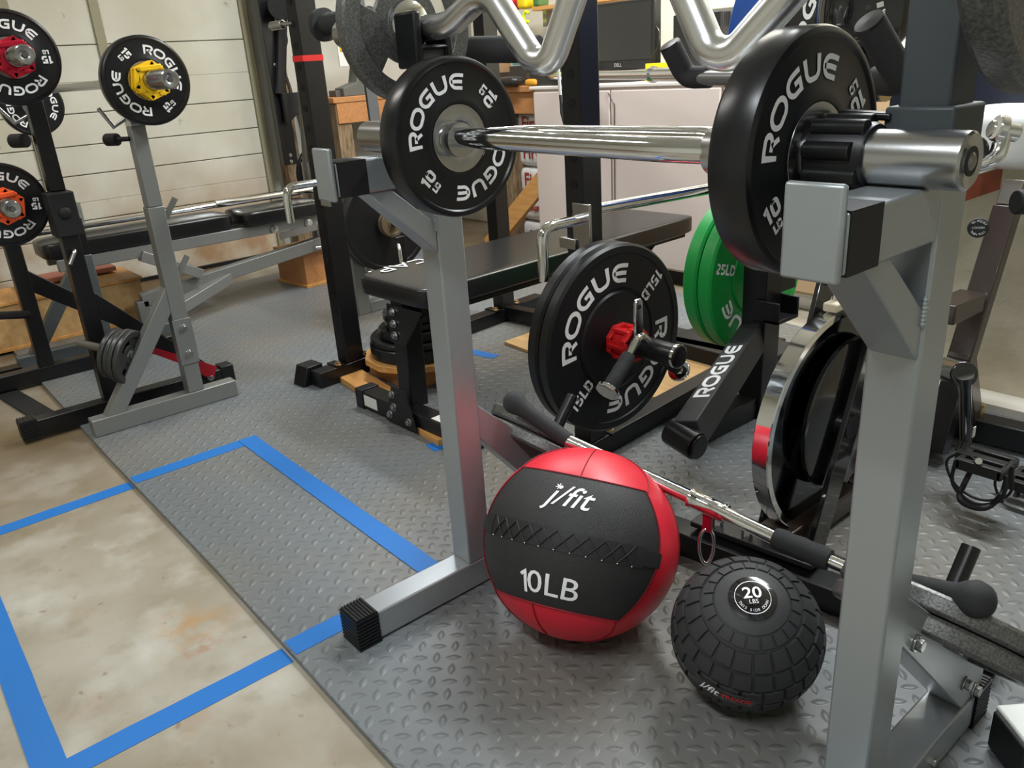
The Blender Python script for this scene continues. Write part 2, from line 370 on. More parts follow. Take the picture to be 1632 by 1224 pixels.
def flattext(b, txt, size, c, ang, fn, t=.22, sp=.1, m=0, wx=1.0):
    st, W = lay(txt, sp); ca, sa = cos(radians(ang)), sin(radians(ang))
    def f(x, y):
        x = (x - W / 2) * size * wx; y = (y - .5) * size
        return fn(c[0] + x * ca - y * sa, c[1] + x * sa + y * ca)
    for p in st: ribbon(b, p, t, f, m=m)
def fonttext(b, txt, size, fn, shear=0., m=0, off=0., sx=1.0):
    cu = bpy.data.curves.new('tmp', 'FONT'); cu.body = txt; cu.size = size; cu.align_x = 'CENTER'; cu.align_y = 'CENTER'; cu.shear = shear; cu.offset = off; cu.resolution_u = 3
    ob = bpy.data.objects.new('tmp', cu); COL.objects.link(ob); dg = bpy.context.evaluated_depsgraph_get(); dg.update()
    me = bpy.data.meshes.new_from_object(ob.evaluated_get(dg))
    bm = bmesh.new(); bm.from_mesh(me); bmesh.ops.triangulate(bm, faces=bm.faces[:])
    lim = size * .16
    for _ in range(4):
        es = [e for e in bm.edges if e.calc_length() > lim]
        if not es: break
        bmesh.ops.subdivide_edges(bm, edges=es, cuts=1); bmesh.ops.triangulate(bm, faces=[f for f in bm.faces if len(f.verts) > 3])
    bm.verts.index_update()
    b.add([fn(v.co.x * sx, v.co.y) for v in bm.verts], [tuple(v.index for v in f.verts) for f in bm.faces], m); bm.free()
    bpy.data.objects.remove(ob); bpy.data.curves.remove(cu); bpy.data.meshes.remove(me)
def plane(o, U, Vv):
    o = V3(o); U = V3(U).normalized(); Vv = V3(Vv).normalized()
    return lambda x, y: o + U * x + Vv * y
def bolt(parent, p, ax, r=.009, mat=None, name='bolt'):
    p = V3(p); ax = V3(ax).normalized()
    return part(name, B().cyl(p, p + ax * .003, r * 1.35, 20).cyl(p + ax * .003, p + ax * .010, r, 6), mat or steel, parent, bevel=.0008)
def ribcap(x0, x1, y0, y1, z0, z1, n=9, along='y', sgn=-1):
    # ribbed rubber end cap
    b = B().box(x0, x1, y0, y1, z0, z1); e = .0022
    for i in range(n):
        a = z0 + (z1 - z0) * (i + .12) / n; c = z0 + (z1 - z0) * (i + .72) / n
        b.box(x0 - e, x1 + e, y0 - e, y1, a, c)
    for i in range(n - 2):
        a = y0 + (y1 - y0) * (i + .12) / (n - 2); c = y0 + (y1 - y0) * (i + .7) / (n - 2)
        b.box(x0, x1, a, c, z1, z1 + e)
    return b
# ================================================================ SETTING
XL, YB, ZC = -4.75, 3.45, 2.42
struct('floor', B().box(XL - .1, 2.3, -2.3, YB + .1, -.12, 0), conc)
struct('ceiling', B().box(XL - .1, 2.3, -2.3, YB + .1, ZC, ZC + .1), M('ceiling_paint', (.7, .7, .66), .8))
struct('wall_left', B().box(XL - .1, XL, 2.2, YB + .1, 0, ZC).box(XL - .1, XL - .03, -2.3, 2.2, 0, ZC), pale)
struct('wall_back', B().box(XL - .1, 2.3, YB, YB + .1, 0, ZC), cream)
struct('wall_front', B().box(XL - .1, 2.3, -2.3, -2.2, 0, ZC), pale)
struct('wall_right', B().box(2.2, 2.3, -2.3, YB + .1, 0, ZC), pale)
# wide panelled garage door in the left wall
b = B()
zs = [0, .135, .3, .37, .465, .60, .745, .90, 1.05, 1.22, 1.45, 1.75, 2.05]
for i in range(len(zs) - 1): b.box(XL - .03, XL, -2.2, .88, zs[i] + .002, zs[i + 1] - .002); b.box(XL - .03, XL, .93, 2.06, zs[i] + .002, zs[i + 1] - .002) if i not in (2, 4, 8) else b.box(XL - .03, XL, .93, 2.06, zs[i] - .002, zs[i + 1] - .002)
dr = struct('door_1', b, doorm, bevel=.003)
st = part('door_stile', B().box(XL - .03, XL + .012, .88, .93, 0, 2.05).box(XL - .03, XL + .014, 1.286, 1.331, 1.08, 2.05).box(XL - .03, XL + .02, 2.06, 2.10, 0, 2.2), M('door_stile_paint', hexc(150, 146, 120), .7), dr)
part('door_seal', B().box(XL - .02, XL + .02, -2.2, 2.06, 0, .02), rubber, dr)
# weathered stud and plaster edge beside the door
struct('trim_1', B().box(XL, XL + .09, 2.16, 2.25, 0, 2.3), oldw)
struct('baseboard_left', B().box(XL, XL + .03, 2.25, YB, 0, .09), whitep)
# low painted block wall at the right
struct('trim_2', B().box(-1.12, 2.2, 2.42, YB, 0, 1.35), M('painted_block', hexc(214, 204, 184), .75, vary=(5, hexc(182, 168, 140), .8), bump=(18, .4, .01)), bevel=.004)
struct('baseboard_back', B().box(-1.10, 2.2, 2.32, 2.42, 0, .035), M('threshold_paint', hexc(214, 208, 196), .6))
# ================================================================ FLOOR COVER AND TAPE
MZ = .012
b = B(); pts = [(-4.2, .437), (-3.3, .43), (-2.4, .424), (-1.6, .43), (-1.0, .425), (.9, .42), (.9, 2.31), (-2.4, 2.80), (-4.2, 2.7)]
b.prism(pts, (0, 0, .0005), (1, 0, 0), (0, 1, 0), MZ - .0005)
solo('rubber_mat', b, matm, 'large grey diamond-tread rubber floor mat under the weight stands', 'floor mat', loc=(-1.6, 1.5, 0), bevel=.002)
def strip(label, p, q, wd, z, z2=None, n=10):
    p = Vector(p); q = Vector(q); d = (q - p).normalized(); nn = Vector((-d.y, d.x)) * wd / 2; b = B(); z2 = z if z2 is None else z2
    vs = []
    for i in range(n + 1):
        c = p.lerp(q, i / n); e = random.uniform(-.0008, .0008)
        for zz in (z, z + .0007): vs += [(c.x + nn.x * (1 + e * 60), c.y + nn.y * (1 + e * 60), zz), (c.x - nn.x, c.y - nn.y, zz)]
    fs = []
    for i in range(n):
        a = 4 * i; c = a + 4
        fs += [(a + 2, a + 3, c + 3, c + 2), (a, c, c + 1, a + 1), (a, a + 2, c + 2, c), (a + 1, c + 1, c + 3, a + 3)]
    fs += [(0, 1, 3, 2), (4 * n, 4 * n + 2, 4 * n + 3, 4 * n + 1)]
    b.add(vs, fs)
    return solo('floor_tape', b, tape, label, 'tape', 'blue tape strips marking a rectangle')
strip('blue tape strip on bare concrete, running to the left photo edge below the black stand', (-2.19, -.25), (-2.198, .424), .05, .0003)
strip('blue tape strip on the grey mat leading from mat edge to the far tape corner', (-2.198, .431), (-2.20, .79), .05, MZ + .0003)
strip('long blue tape strip on the mat from the far corner toward the middle silver foot', (-2.222, .765), (-1.195, .765), .052, MZ + .0013)
strip('blue tape strip on concrete near the photo bottom meeting the mat edge', (-1.245, .02), (-1.245, .424), .05, .0003)
strip('short blue tape strip on the mat touching the ribbed black cap of the silver foot', (-1.245, .431), (-1.245, .6), .05, MZ + .0003)
strip('widest-looking blue tape strip on concrete at the bottom left corner of the photo', (-2.1, .03), (-1.0, .02), .05, .0011)
for lab, p, q in (('small blue tape piece on the mat left of the black bumper plate', (-1.7239, 1.1238, 0.0000), (-1.7771, 1.1290, 0.0000)),
                  ('faded blue tape patch on the mat beside the wooden dolly', (-2.3679, 1.6741, 0.0000), (-2.2013, 1.7064, 0.0000)),
                  ('blue tape scrap on the mat under the black bumper plate', (-1.4806, 1.5787, 0.0000), (-1.4721, 1.7065, 0.0000)),
                  ('blue tape scrap on the mat in front of the wooden dolly', (-2.4738, 1.3406, 0.0000), (-2.3555, 1.3594, 0.0000))):
    strip(lab, p[:2], q[:2], .045, MZ + .0003, n=3)
b = B(); b.beam((-3.42, .30, .004), (-2.80, .385, .004), .07, .006)
solo('rubber_strip', b, blackm, 'thin black rubber strip lying on concrete between mat and black stand', 'strip')
# ================================================================ SILVER SQUAT STANDS (near pair)
def near_stand(x1, yp, y0, y1, label, left, zt, yb, zb):
    w_ = .055; x0 = x1 - w_; t = thing('squat_stand', label, 'squat stand', (x1 - w_ / 2, yp + .03, 0), group='near pair of silver squat stands')
    part('post', B().box(x0, x1, yp, yp + w_, .062 + MZ, .905), silver, t, bevel=.0035)
    part('foot_beam', B().box(x0, x1, y0 + .03, y1 - .02, MZ + .004, .062 + MZ), silver, t, bevel=.0035)
    part('foot_cap', ribcap(x0 - .002, x1 + .002, y0, y0 + .045, MZ, .066 + MZ), rubber, t, label='ribbed black rubber cap')
    c = ribcap(x0 - .002, x1 + .002, -(y1 + .02), -(y1 - .03), MZ, .066 + MZ); c.v = [V3((p.x, -p.y, p.z)) for p in c.v]; c.f = [tuple(reversed(f)) for f in c.f]
    part('foot_cap', c, rubber, t)
    # long rear brace from the post down to the far end of the foot
    br = part('brace', B().prism([(yp + w_ - .002, .335), (yp + w_ - .002, .405), (y1 + .0, .13), (y1 + .0, .062 + MZ), (y1 - .07, .062 + MZ)], (x0 + .004, 0, 0), (0, 1, 0), (0, 0, 1), w_ - .008), silver, t, bevel=.002)
    for yy, zz in ((y1 - .075, .125), (y1 - .03, .085), (y1 - .16, .04)) + (() if left else ((yp + .10, .31),)): bolt(t, (x1 - .004, yy, zz), (1, 0, 0), .0085)
    # support arm towards the front with end plate
    ya = .598
    arm = part('arm', B().box(x0, x1, ya + .01, yp, .824, .876), silver, t, bevel=.003)
    part('arm_tape', B().box(x0 - .0008, x1 + .0008, ya + .011, ya + .062, .8232, .8768), blackm, arm, label='black wrap around the arm tip')
    ep = B().prism([(-.0265, -.040), (.0265, -.040), (.0265, .040), (-.0265, .040)], (x1 - w_ / 2, ya + .008, .858), (1, 0, 0), (0, 0, 1), .008)
    part('end_plate', ep, silver, t, bevel=.003)
    part('arm_gusset', B().prism([(yp - .125, .8245), (yp - .08, .8245), (yp, .757), (yp, .706)] , (x0 + .003, 0, 0), (0, 1, 0), (0, 0, 1), w_ - .006), silver, t, bevel=.002)
    wl = B()
    for k in range(7): wl.ball((x1 - .002, yp - .002, .745 + k * .004), .0035, 8)
    part('weld', wl, silver, t)
    # sliding inner upright and saddle
    part('sleeve_collar', B().box(x0 - .004, x1 + .004, yp - .004, yp + w_ + .004, .893, .942), dkgrey, t, bevel=.003)
    part('inner_upright', B().box(x0 + .004, x1 - .004, yp + .003, yp + w_ - .003, .90, zt), dkgrey, t, bevel=.003)
    sd = B().box(x0 - .002, x1 + .002, yp - .004, yp + w_ + .004, zt - .004, zt + .004)
    for s, yy in ((-1, yp - .008), (1, yp + w_ - .006)): sd.box(x0 - .002, x1 + .002, yy, yy + .014, zt - .03, zt + (.053 if s < 0 else .028))
    part('bar_saddle', sd, rubber, t, bevel=.004)
    # angled plate peg rising from the brace
    d = V3((0, .64, .77)).normalized(); p0 = V3((x1 - w_ / 2, yb, zb))
    part('plate_peg', B().cyl(p0 - d * .02, p0 + d * .165, .0125, 20), blackp, t, bevel=.001)
    return t, p0, d
SL, pL, dL = near_stand(-1.143, .782, .522, 1.13, 'middle silver upright stand standing beside the red ball', True, 1.032, 1.003, .205)
SR, pR, dR = near_stand(-.32, .768, .52, 1.14, 'nearest silver upright stand at the right in front of the spin bike', False, 1.08, .968, .215)
# ---- iron plates parked on the angled pegs
def iron_plate(name, label, c, ax, r, th, group=None, spokes=3, mat=None, phase=20, txt=None, hole=.026):
    ax = V3(ax).normalized(); ref = V3((0, 0, 1)) if abs(ax.z) < .9 else V3((0, 1, 0)); u = ref.cross(ax).normalized(); v = ax.cross(u)
    R = Matrix((u, v, ax)).transposed()
    t = thing(name, label, 'weight plate', c, R, group)
    L = lambda prof, n=72: B().lathe(prof, (0, 0, 0), (0, 0, 1), n)
    part('rim', L([(r * .74, 0), (r * .76, th * .5), (r * .965, th * .5), (r, th * .32), (r, -th * .32), (r * .965, -th * .5), (r * .76, -th * .5), (r * .74, 0)]), mat or iron, t, local=True, bevel=.001)
    part('hub', L([(hole, -th * .5), (hole, th * .5), (r * .28, th * .5), (r * .30, th * .22), (r * .50, th * .17), (r * .50, -th * .17), (r * .30, -th * .22), (r * .28, -th * .5), (hole, -th * .5)], 48), mat or iron, t, local=True, bevel=.001)
    wb = B(); nseg = 12
    for k in range(spokes):
        a0 = radians(phase + 360 / spokes * k); half = radians(360 / spokes * .30)
        pl = []
        for i in range(nseg + 1): a = a0 - half + 2 * half * i / nseg; pl.append((r * .77 * cos(a), r * .77 * sin(a)))
        for i in range(nseg + 1): a = a0 + half * .9 - 1.8 * half * i / nseg; pl.append((r * .42 * cos(a), r * .42 * sin(a)))
        wb.prism(pl, (0, 0, -th * .17), (1, 0, 0), (0, 1, 0), th * .34)
    part('web', wb, mat or iron, t, local=True, bevel=.001)
    if txt:
        tx = B(); arctext(tx, txt, r * .5, r * .2, 90, lambda x, y: V3((x, y, th * .17 + .001)), t=.2)
        part('lettering', tx, white, t, local=True)
    return t
xc = -1.143 - .0275
for k in range(2): iron_plate('iron_weight_plate', ('lower', 'upper')[k] + ' of two rough iron plates on the angled peg behind the middle silver stand', pL + dL * (.036 + .029 * k), dL, .142, .027, 'iron plates on the middle stand peg', phase=20 + 40 * k, hole=.0145)
for k in range(2): iron_plate('iron_weight_plate', ('lower', 'upper')[k] + ' of two rough iron plates on the peg behind the nearest silver stand', pR + dR * (.036 + .029 * k), dR, .138, .027, 'iron plates on the nearest stand peg', phase=70 + 40 * k, hole=.0145)
# ================================================================ MULTI-GRIP BAR AND TEN POUND PLATES
BY, BZ = .742, .900
t = thing('multi_grip_barbell', 'chrome looped multi-grip barbell resting across both silver stands', 'barbell', (-.7, BY, BZ - .025))
part('sleeve', B().lathe([(.0001, -.289), (.010, -.289), (.010, -.293), (.0225, -.289), (.0247, -.291), (.0250, -.294), (.0250, -.55), (.0001, -.55)], (0, BY, BZ), (1, 0, 0)), steel, t)
part('sleeve_end_bolt', B().lathe([(.0001, -.2865), (.005, -.2868), (.0075, -.2884), (.008, -.2895)], (0, BY, BZ), (1, 0, 0), 24), dsteel, t); part('end_recess', B().cyl((-.2895, BY, BZ), (-.2886, BY, BZ), .0125, 28), blackm, t)
part('sleeve', B().cyl((-1.26, BY, BZ), (-1.0, BY, BZ), .025), steel, t)
part('inner_collar', B().lathe([(.0001, -1.017), (.0255, -1.017), (.0265, -1.019), (.0265, -1.024)], (0, BY, BZ), (1, 0, 0)), chrome, t)
part('rail', B().tube(fillet([(-1.01, BY - .004, BZ + .004), (-.60, BY - .022, BZ + .002), (-.50, BY, BZ), (-.46, BY, BZ)], .03), .0142, 24), chrome, t)
part('rail', B().tube(fillet([(-.955, BY + .0, BZ + .003), (-.92, BY + .072, BZ + .002), (-.60, BY + .085, BZ + .002), (-.515, BY + .0, BZ)], .03), .0142, 24), chrome, t)
def change_plate(loc, r, alpha, num, hub, label, th=.045, group=None, alpha2=None, hubmat=None):
    t = thing('change_plate', label, 'weight plate', loc, None, group)
    e = .006
    disc = part('rubber_disc', B().lathe([(hub - .002, -th), (r - e, -th), (r - .002, -th + .002), (r, -th + e), (r, -e), (r - .002, -.002), (r - e, 0), (r * .925, 0), (r * .905, -.0025), (hub * 1.2, -.0025), (hub * 1.14, -.001), (hub, -.001), (hub - .002, -.004)], n=96), rubbers, t, local=True, smooth=30)
    part('steel_hub', B().lathe([(.0262, -th), (.0262, -.002), (.028, -.001), (hub - .002, -.0015), (hub, -.005), (hub, -th)]), hubmat or steel, t, local=True)
    tx = B(); f = lambda x, y: V3((-.0018, x, y)); Rb = r * .59; sz = r * .20
    for a in (0, 180):
        arctext(tx, 'ROGUE', Rb, sz, alpha + a, f, t=.215, sp=.13, wx=1.08)
        # the weight, upright when the name is on top, at the plate's left
        cc = radians(alpha + a + 90); c = (r * .70 * cos(cc), r * .70 * sin(cc)); up = radians(alpha + a)
        o = lambda k: (c[0] + cos(up) * k, c[1] + sin(up) * k)
        flattext(tx, num, r * .16, o(r * .045), alpha + a - 90, f, t=.25, sp=.08)
        flattext(tx, 'LB', r * .085, o(-r * .115), alpha + a - 90, f, t=.3, sp=.08)
    part('lettering', tx, white, disc, local=True, label='white ROGUE and weight lettering')
    return t
change_plate((-1.022, .757, .900), .1165, 133, '10', .051, 'black ten pound plate on the left end of the multi-grip bar, above the middle stand')
change_plate((-.428, .741, .8997), .1165, 125, '10', .051, 'largest-looking black ten pound plate on the near end of the multi-grip bar')
# black clamp collar on the near sleeve
t = thing('barbell_collar', 'black clamp collar behind the near steel sleeve end', 'collar', (-.405, BY, BZ))
cb = B().lathe([(.0252, -.427), (.0252, -.372), (.029, -.372), (.031, -.376), (.031, -.427)], (0, BY, BZ), (1, 0, 0))
part('ring', cb, rubber, t)
for k, a in enumerate((75, 120, 165, 210, 255, 300)):
    c = V3((0, BY + .030 * cos(radians(a)), BZ + .030 * sin(radians(a))))
    part('lug', B().cyl(c + V3((-.426, 0, 0)), c + V3((-.380 + .006 * (k % 2), 0, 0)), .0085, 20), blackp, t, bevel=.001)
part('lever', B().beam((-.42, BY + .024, BZ + .036), (-.372, BY + .028, BZ + .033), .018, .007), blackp, t, bevel=.002)
# ================================================================ CURL BAR WITH IRON PLATES
CY = .808; CZ = 1.060
t = thing('curl_bar', 'wavy chrome curl bar lying in the saddles of both silver stands', 'curl bar', (-.75, CY, CZ - .02))
pth = [(-1.30, 1.066), (-1.13, 1.060), (-1.09, 1.062), (-1.02, 1.092), (-.985, 1.088), (-.905, 1.000), (-.87, 1.000), (-.81, 1.10), (-.785, 1.118), (-.69, 1.118), (-.665, 1.10), (-.608, .998), (-.575, .993), (-.47, 1.085), (-.43, 1.106), (-.39, 1.106), (-.10, 1.106)]
part('shaft', B().tube(fillet([(x, CY, z) for x, z in pth], .055, 10), .0190, 24), M('worn_chrome', (.8, .81, .82), .27, 1.), t)
for x0, x1, zz in ((-1.42, -1.215, 1.068), (-.30, -.09, 1.106)): part('sleeve', B().cyl((x0, CY, zz), (x1, CY, zz), .0245), steel, t)
for x0 in (-1.203, -.300): part('collar_ring', B().lathe([(.0155, x0 - .008), (.036, x0 - .008), (.036, x0 + .004), (.030, x0 + .008), (.0155, x0 + .008)], (0, CY, 1.069 if x0 < -1 else 1.106), (1, 0, 0)), chrome, t)
iron_plate('iron_weight_plate', 'hammered grey iron plate on the left curl bar end above the middle stand', (-1.216, CY, 1.070), (1, 0, 0), .123, .028, phase=75, txt='OL')
iron_plate('iron_weight_plate', 'big hammered dark iron plate cut by the top right corner of the photo', (-.275, CY, 1.106), (1, 0, 0), .157, .034, phase=5)
# ---- padded handles of a yoke bar behind
t = thing('safety_squat_bar', 'black foam-padded yoke bar with two bent handles behind the curl bar', 'barbell', (-0.7501, 1.1832, 0.9569))
A0 = V3((-0.9938, 1.2068, 1.0124)); A1 = V3((-0.9818, 1.2381, 0.9567)); C1 = V3((-0.5286, 1.1090, 0.9467)); C0 = V3((-0.5480, 1.0448, 1.0192))
part('crossbar', B().tube([A1, V3((-0.7005, 1.1893, 0.9506)), C1], .0125, 20), M('satin_steel', (.3, .3, .3), .35, .8), t)
for a, c in ((A0, A1), (C0, C1)):
    nx = (V3((-0.8437, 1.2381, 0.9567)) - c).normalized()
    part('foam_handle', B().tube(fillet([a, c, c + nx * .05], .02), .0190, 24), foam, t)
    d = (a - c).normalized(); part('handle_cap', B().lathe([(.0192, 0), (.018, .003), (.0001, .004)], a, d, 24), blackp, t)
p0 = V3((-1.3670, 0.9790, 1.0320)); p1 = V3((-1.1636, 1.0529, 1.0209))
part('shoulder_pad', B().cyl(p0, p1, .0235, 28), foam, t, bevel=.002)
p2 = V3((-1.0252, 1.1314, 1.0087))
# ================================================================ MEDICINE BALL
bc = V3((-.922, .879, .178 + MZ)); R0 = .178
fw = V3((-0.72422, 0.58402, -0.36665)); rt = V3((0.64541, 0.76131, -0.06217)); dn = V3((0.24282, -0.28166, -0.92828))
ws = (-bc + V3((0, 0, 1))).normalized()                       # faces the viewer's side of the room
ur = (rt - ws * rt.dot(ws)).normalized(); vu = ws.cross(ur).normalized()
tl = radians(-12.8); U = ur * cos(tl) + vu * sin(tl); Vb = ws.cross(U).normalized()
ph = radians(-13); Wn = ws * cos(ph) + U * sin(ph); Un = U * cos(ph) - ws * sin(ph)
def bp_(lon, v, h=0., rr=R0):
    # lon in degrees about the ball's own upright axis, v = sine of latitude
    v = max(-1, min(1, v)); c = sqrt(1 - v * v); l = radians(lon)
    p = bc + (Wn * (c * cos(l)) + Un * (c * sin(l)) + Vb * v) * (rr + h)
    return V3((p.x, p.y, MZ + (p.z - MZ) * .955))
t = thing('medicine_ball', 'red vinyl medicine ball with a black laced panel reading 10LB', 'medicine ball', (bc.x, bc.y, MZ))
def puffy(lon, v):
    return -.0025 * (abs(sin(radians(lon * 180 / 60 / 1))) < .08)
b = B(); nl, nv = 96, 64
vs = [bp_(360 * j / nl, sin(pi * (i / nv - .5))) for i in range(nv + 1) for j in range(nl)]
# rests slightly flattened on the floor
vs = [V3((p.x, p.y, max(p.z, MZ + .0004))) for p in vs]
b.add(vs, [(i * nl + j, i * nl + (j + 1) % nl, (i + 1) * nl + (j + 1) % nl, (i + 1) * nl + j) for i in range(nv) for j in range(nl)])
part('vinyl_cover', b, red, t)
b = B(); sm = lambda L_: [bp_(lo, v, .0012) for lo, v in L_]
hw = lambda v: 59.5 - 7 * (v / .62) ** 2
for L_ in ([(3, .62 + .38 * k / 12) for k in range(12)], [(-12, -.64 - .34 * k / 12) for k in range(12)],
           [(-57 - 16 * k / 12, .62 + .33 * k / 12) for k in range(13)], [(55 + 22 * k / 12, .62 + .33 * k / 12) for k in range(13)],
           [(-56 - 18 * k / 12, -.62 - .33 * k / 12) for k in range(13)], [(52 + 22 * k / 12, -.66 - .30 * k / 12) for k in range(13)]):
    b.tube(sm(L_), .0011, 6)
part('seam', b, dred, t)
b = B(); n1, n2 = 48, 40; vs = []
for i in range(n2 + 1):
    v = -.635 + 1.26 * i / n2
    for j in range(n1 + 1): vs.append(bp_(hw(v) * (2 * j / n1 - 1), v, .0016))
b.add(vs, [(i * (n1 + 1) + j, i * (n1 + 1) + j + 1, (i + 1) * (n1 + 1) + j + 1, (i + 1) * (n1 + 1) + j) for i in range(n2) for j in range(n1)])
def weave():
    m, nt, p = nodes('woven_mesh'); L = nt.links.new; tc = N(nt, 'ShaderNodeTexCoord'); s = N(nt, 'ShaderNodeSeparateXYZ')
    L(tc.outputs['Object'], s.inputs[0]); hs = []
    q = [math_(nt, 'ADD', math_(nt, 'MULTIPLY', s.outputs[0], Un.x), math_(nt, 'ADD', math_(nt, 'MULTIPLY', s.outputs[1], Un.y), math_(nt, 'MULTIPLY', s.outputs[2], Un.z))),
         math_(nt, 'ADD', math_(nt, 'MULTIPLY', s.outputs[0], Vb.x), math_(nt, 'ADD', math_(nt, 'MULTIPLY', s.outputs[1], Vb.y), math_(nt, 'MULTIPLY', s.outputs[2], Vb.z)))]
    for e in q: hs.append(math_(nt, 'SINE', math_(nt, 'MULTIPLY', e, 2 * pi / .0032)))
    h = math_(nt, 'MULTIPLY', hs[0], hs[1]); r = N(nt, 'ShaderNodeMapRange'); r.inputs[1].default_value = -.2; r.inputs[2].default_value = .8; L(h, r.inputs[0])
    x = N(nt, 'ShaderNodeMix'); x.data_type = 'RGBA'; x.inputs[6].default_value = (.009, .009, .010, 1); x.inputs[7].default_value = (.04, .04, .042, 1); L(r.outputs[0], x.inputs[0]); L(x.outputs[2], p.inputs['Base Color'])
    bp = N(nt, 'ShaderNodeBump'); bp.inputs['Strength'].default_value = .5; bp.inputs['Distance'].default_value = .0008; L(r.outputs[0], bp.inputs['Height']); L(bp.outputs[0], p.inputs['Normal'])
    p.inputs['Roughness'].default_value = .55; return m
pm = part('mesh_panel', b, weave(), t, label='black woven panel')
b = B()
for i in range(2):
    lo = hw(.6)
    for e in (-1, 1): b.tube([bp_(e * hw(-.635 + 1.26 * k / 30), -.635 + 1.26 * k / 30, .002) for k in range(31)], .0016, 6)
    b.tube([bp_(-hw((-.635, .625)[i]) + 2 * hw(.62) * k / 40, (-.635, .625)[i], .002) for k in range(41)], .0014, 6)
part('piping', b, dred, pm)
# closing strap with lacing
b = B()
def patch(b, l0, l1, v0, v1, h, n1=20, n2=4, m=0):
    vs = []
    for hh in (h, 0):
        for i in range(n2 + 1):
            for j in range(n1 + 1): vs.append(bp_(l0 + (l1 - l0) * j / n1, v0 + (v1 - v0) * i / n2, hh))
    k = (n2 + 1) * (n1 + 1); fs = [(i * (n1 + 1) + j, i * (n1 + 1) + j + 1, (i + 1) * (n1 + 1) + j + 1, (i + 1) * (n1 + 1) + j) for i in range(n2) for j in range(n1)]
    ed = list(range(n1 + 1)) + [i * (n1 + 1) + n1 for i in range(1, n2 + 1)] + [n2 * (n1 + 1) + j for j in range(n1 - 1, -1, -1)] + [i * (n1 + 1) for i in range(n2 - 1, 0, -1)]
    fs += [(ed[i], k + ed[i], k + ed[(i + 1) % len(ed)], ed[(i + 1) % len(ed)]) for i in range(len(ed))]
    b.add(vs, fs, m)
patch(b, -50, 50, -.10, .095, .0034); patch(b, -62, -50, -.075, .07, .0045); patch(b, 48, 61, -.075, .07, .0045); patch(b, -50, -45, -.10, .095, .0045, 4); patch(b, 43, 48, -.10, .095, .0045, 4)
part('lacing_flap', b, strap, t)
b = B(); gr = B(); nL = 10
for k in range(nL):
    l0 = -42 + 84 * k / nL; l1 = -42 + 84 * (k + 1) / nL
    for a, c in ((-.09, .085), (.085, -.09)): b.tube([bp_(l0 + (l1 - l0) * q / 6, a + (c - a) * q / 6, .0042 + .0012 * sin(pi * q / 6) * (1 if a < 0 else .3)) for q in range(7)], .0013, 8)
for k in range(nL + 1):
    if k % 1 == 0: gr.ball(bp_(-42 + 84 * k / nL, -.098, .0042), .002, 10)
fl = bpy.context.scene.objects['lacing_flap']; part('lace', b, strap, fl); part('eyelet', gr, steel, fl)
b = B()
lf = lambda lc, vc, s: (lambda x, y: bp_(lc + math.degrees(x / (R0 * sqrt(1 - vc * vc))), vc + y / R0 * sqrt(1 - vc * vc) , .0024))
fonttext(b, '0LB', .058, lf(2, -.44, 1), off=.0002)
ribbon(b, [(-.0555, .0105), (-.0475, .0185), (-.0475, -.0205)], .0056, lf(2, -.44, 1), step=.004)
fonttext(b, 'j/fit', .056, lf(0, .40, 1), shear=.42, off=.0002)
for k in range(3): a = radians(60 * k + 20); ribbon(b, [(-.006 * cos(a), -.006 * sin(a)), (.006 * cos(a), .006 * sin(a))], .0016, lf(-7.5, .49, 1), step=.004)
part('lettering', b, white, pm, label='white lettering j/fit and 10LB')
# ================================================================ TREADED SLAM BALL
sc = V3((-.602, .932, .120 + MZ)); r1 = .1185
ax = (rt * -.13 - dn * .67 - fw * .73).normalized(); su = ax.cross(V3((0, 0, 1))).normalized() * -1
su = (rt - ax * rt.dot(ax)).normalized(); sv = ax.cross(su).normalized()
def sp(th, lo, h=0.):   # th = degrees from the labelled pole
    a = radians(th); l = radians(lo); return sc + (ax * cos(a) + (su * cos(l) + sv * sin(l)) * sin(a)) * (r1 + h)
t = thing('slam_ball', 'black rubber slam ball with moulded tread blocks and a 20 pound label', 'slam ball', (sc.x, sc.y, MZ))
tr_ = M('tread_rubber', (.028, .029, .031), .6, bump=(420, .25, .0008))
part('core', B().ball(sc, r1 - .0028, 64), tr_, t)
b = B()
def block(t0, t1, l0, l1, h=.0012, dpt=.006, n=4):
    vs = []
    for hh, q in ((h, .035), (-dpt, 0)):
        for i in range(n + 1):
            for j in range(n + 1):
                vs.append(sp(t0 + (t1 - t0) * (q + (1 - 2 * q) * i / n), l0 + (l1 - l0) * (q + (1 - 2 * q) * j / n), hh))
    k = (n + 1) ** 2; fs = [(i * (n + 1) + j, (i + 1) * (n + 1) + j, (i + 1) * (n + 1) + j + 1, i * (n + 1) + j + 1) for i in range(n) for j in range(n)]
    ed = list(range(n + 1)) + [i * (n + 1) + n for i in range(1, n + 1)] + [n * (n + 1) + j for j in range(n - 1, -1, -1)] + [i * (n + 1) for i in range(n - 1, 0, -1)]
    fs += [(ed[i], ed[(i + 1) % len(ed)], k + ed[(i + 1) % len(ed)], k + ed[i]) for i in range(len(ed))]
    b.add(vs, fs)
rows = [(29, 38, 20), (40.5, 55, 20), (57.5, 71, 22), (73, 86, 22), (88, 100, 24), (102, 114, 24), (116, 128, 22), (130, 143, 18), (145, 158, 14)]
for r_, (t0, t1, n_) in enumerate(rows):
    for k in range(n_):
        o = (r_ % 2) * 180 / n_; block(t0, t1, 360 * k / n_ + o + .9, 360 * (k + 1) / n_ + o - .9, h=.0008 if r_ else -.0002)
part('tread', b, tr_, t)
part('shoulder', B().lathe([((r1 - .001) * sin(radians(a)), (r1 - .001) * cos(radians(a))) for a in (17, 20, 23, 26, 27.5)], sc, ax), tr_, t)
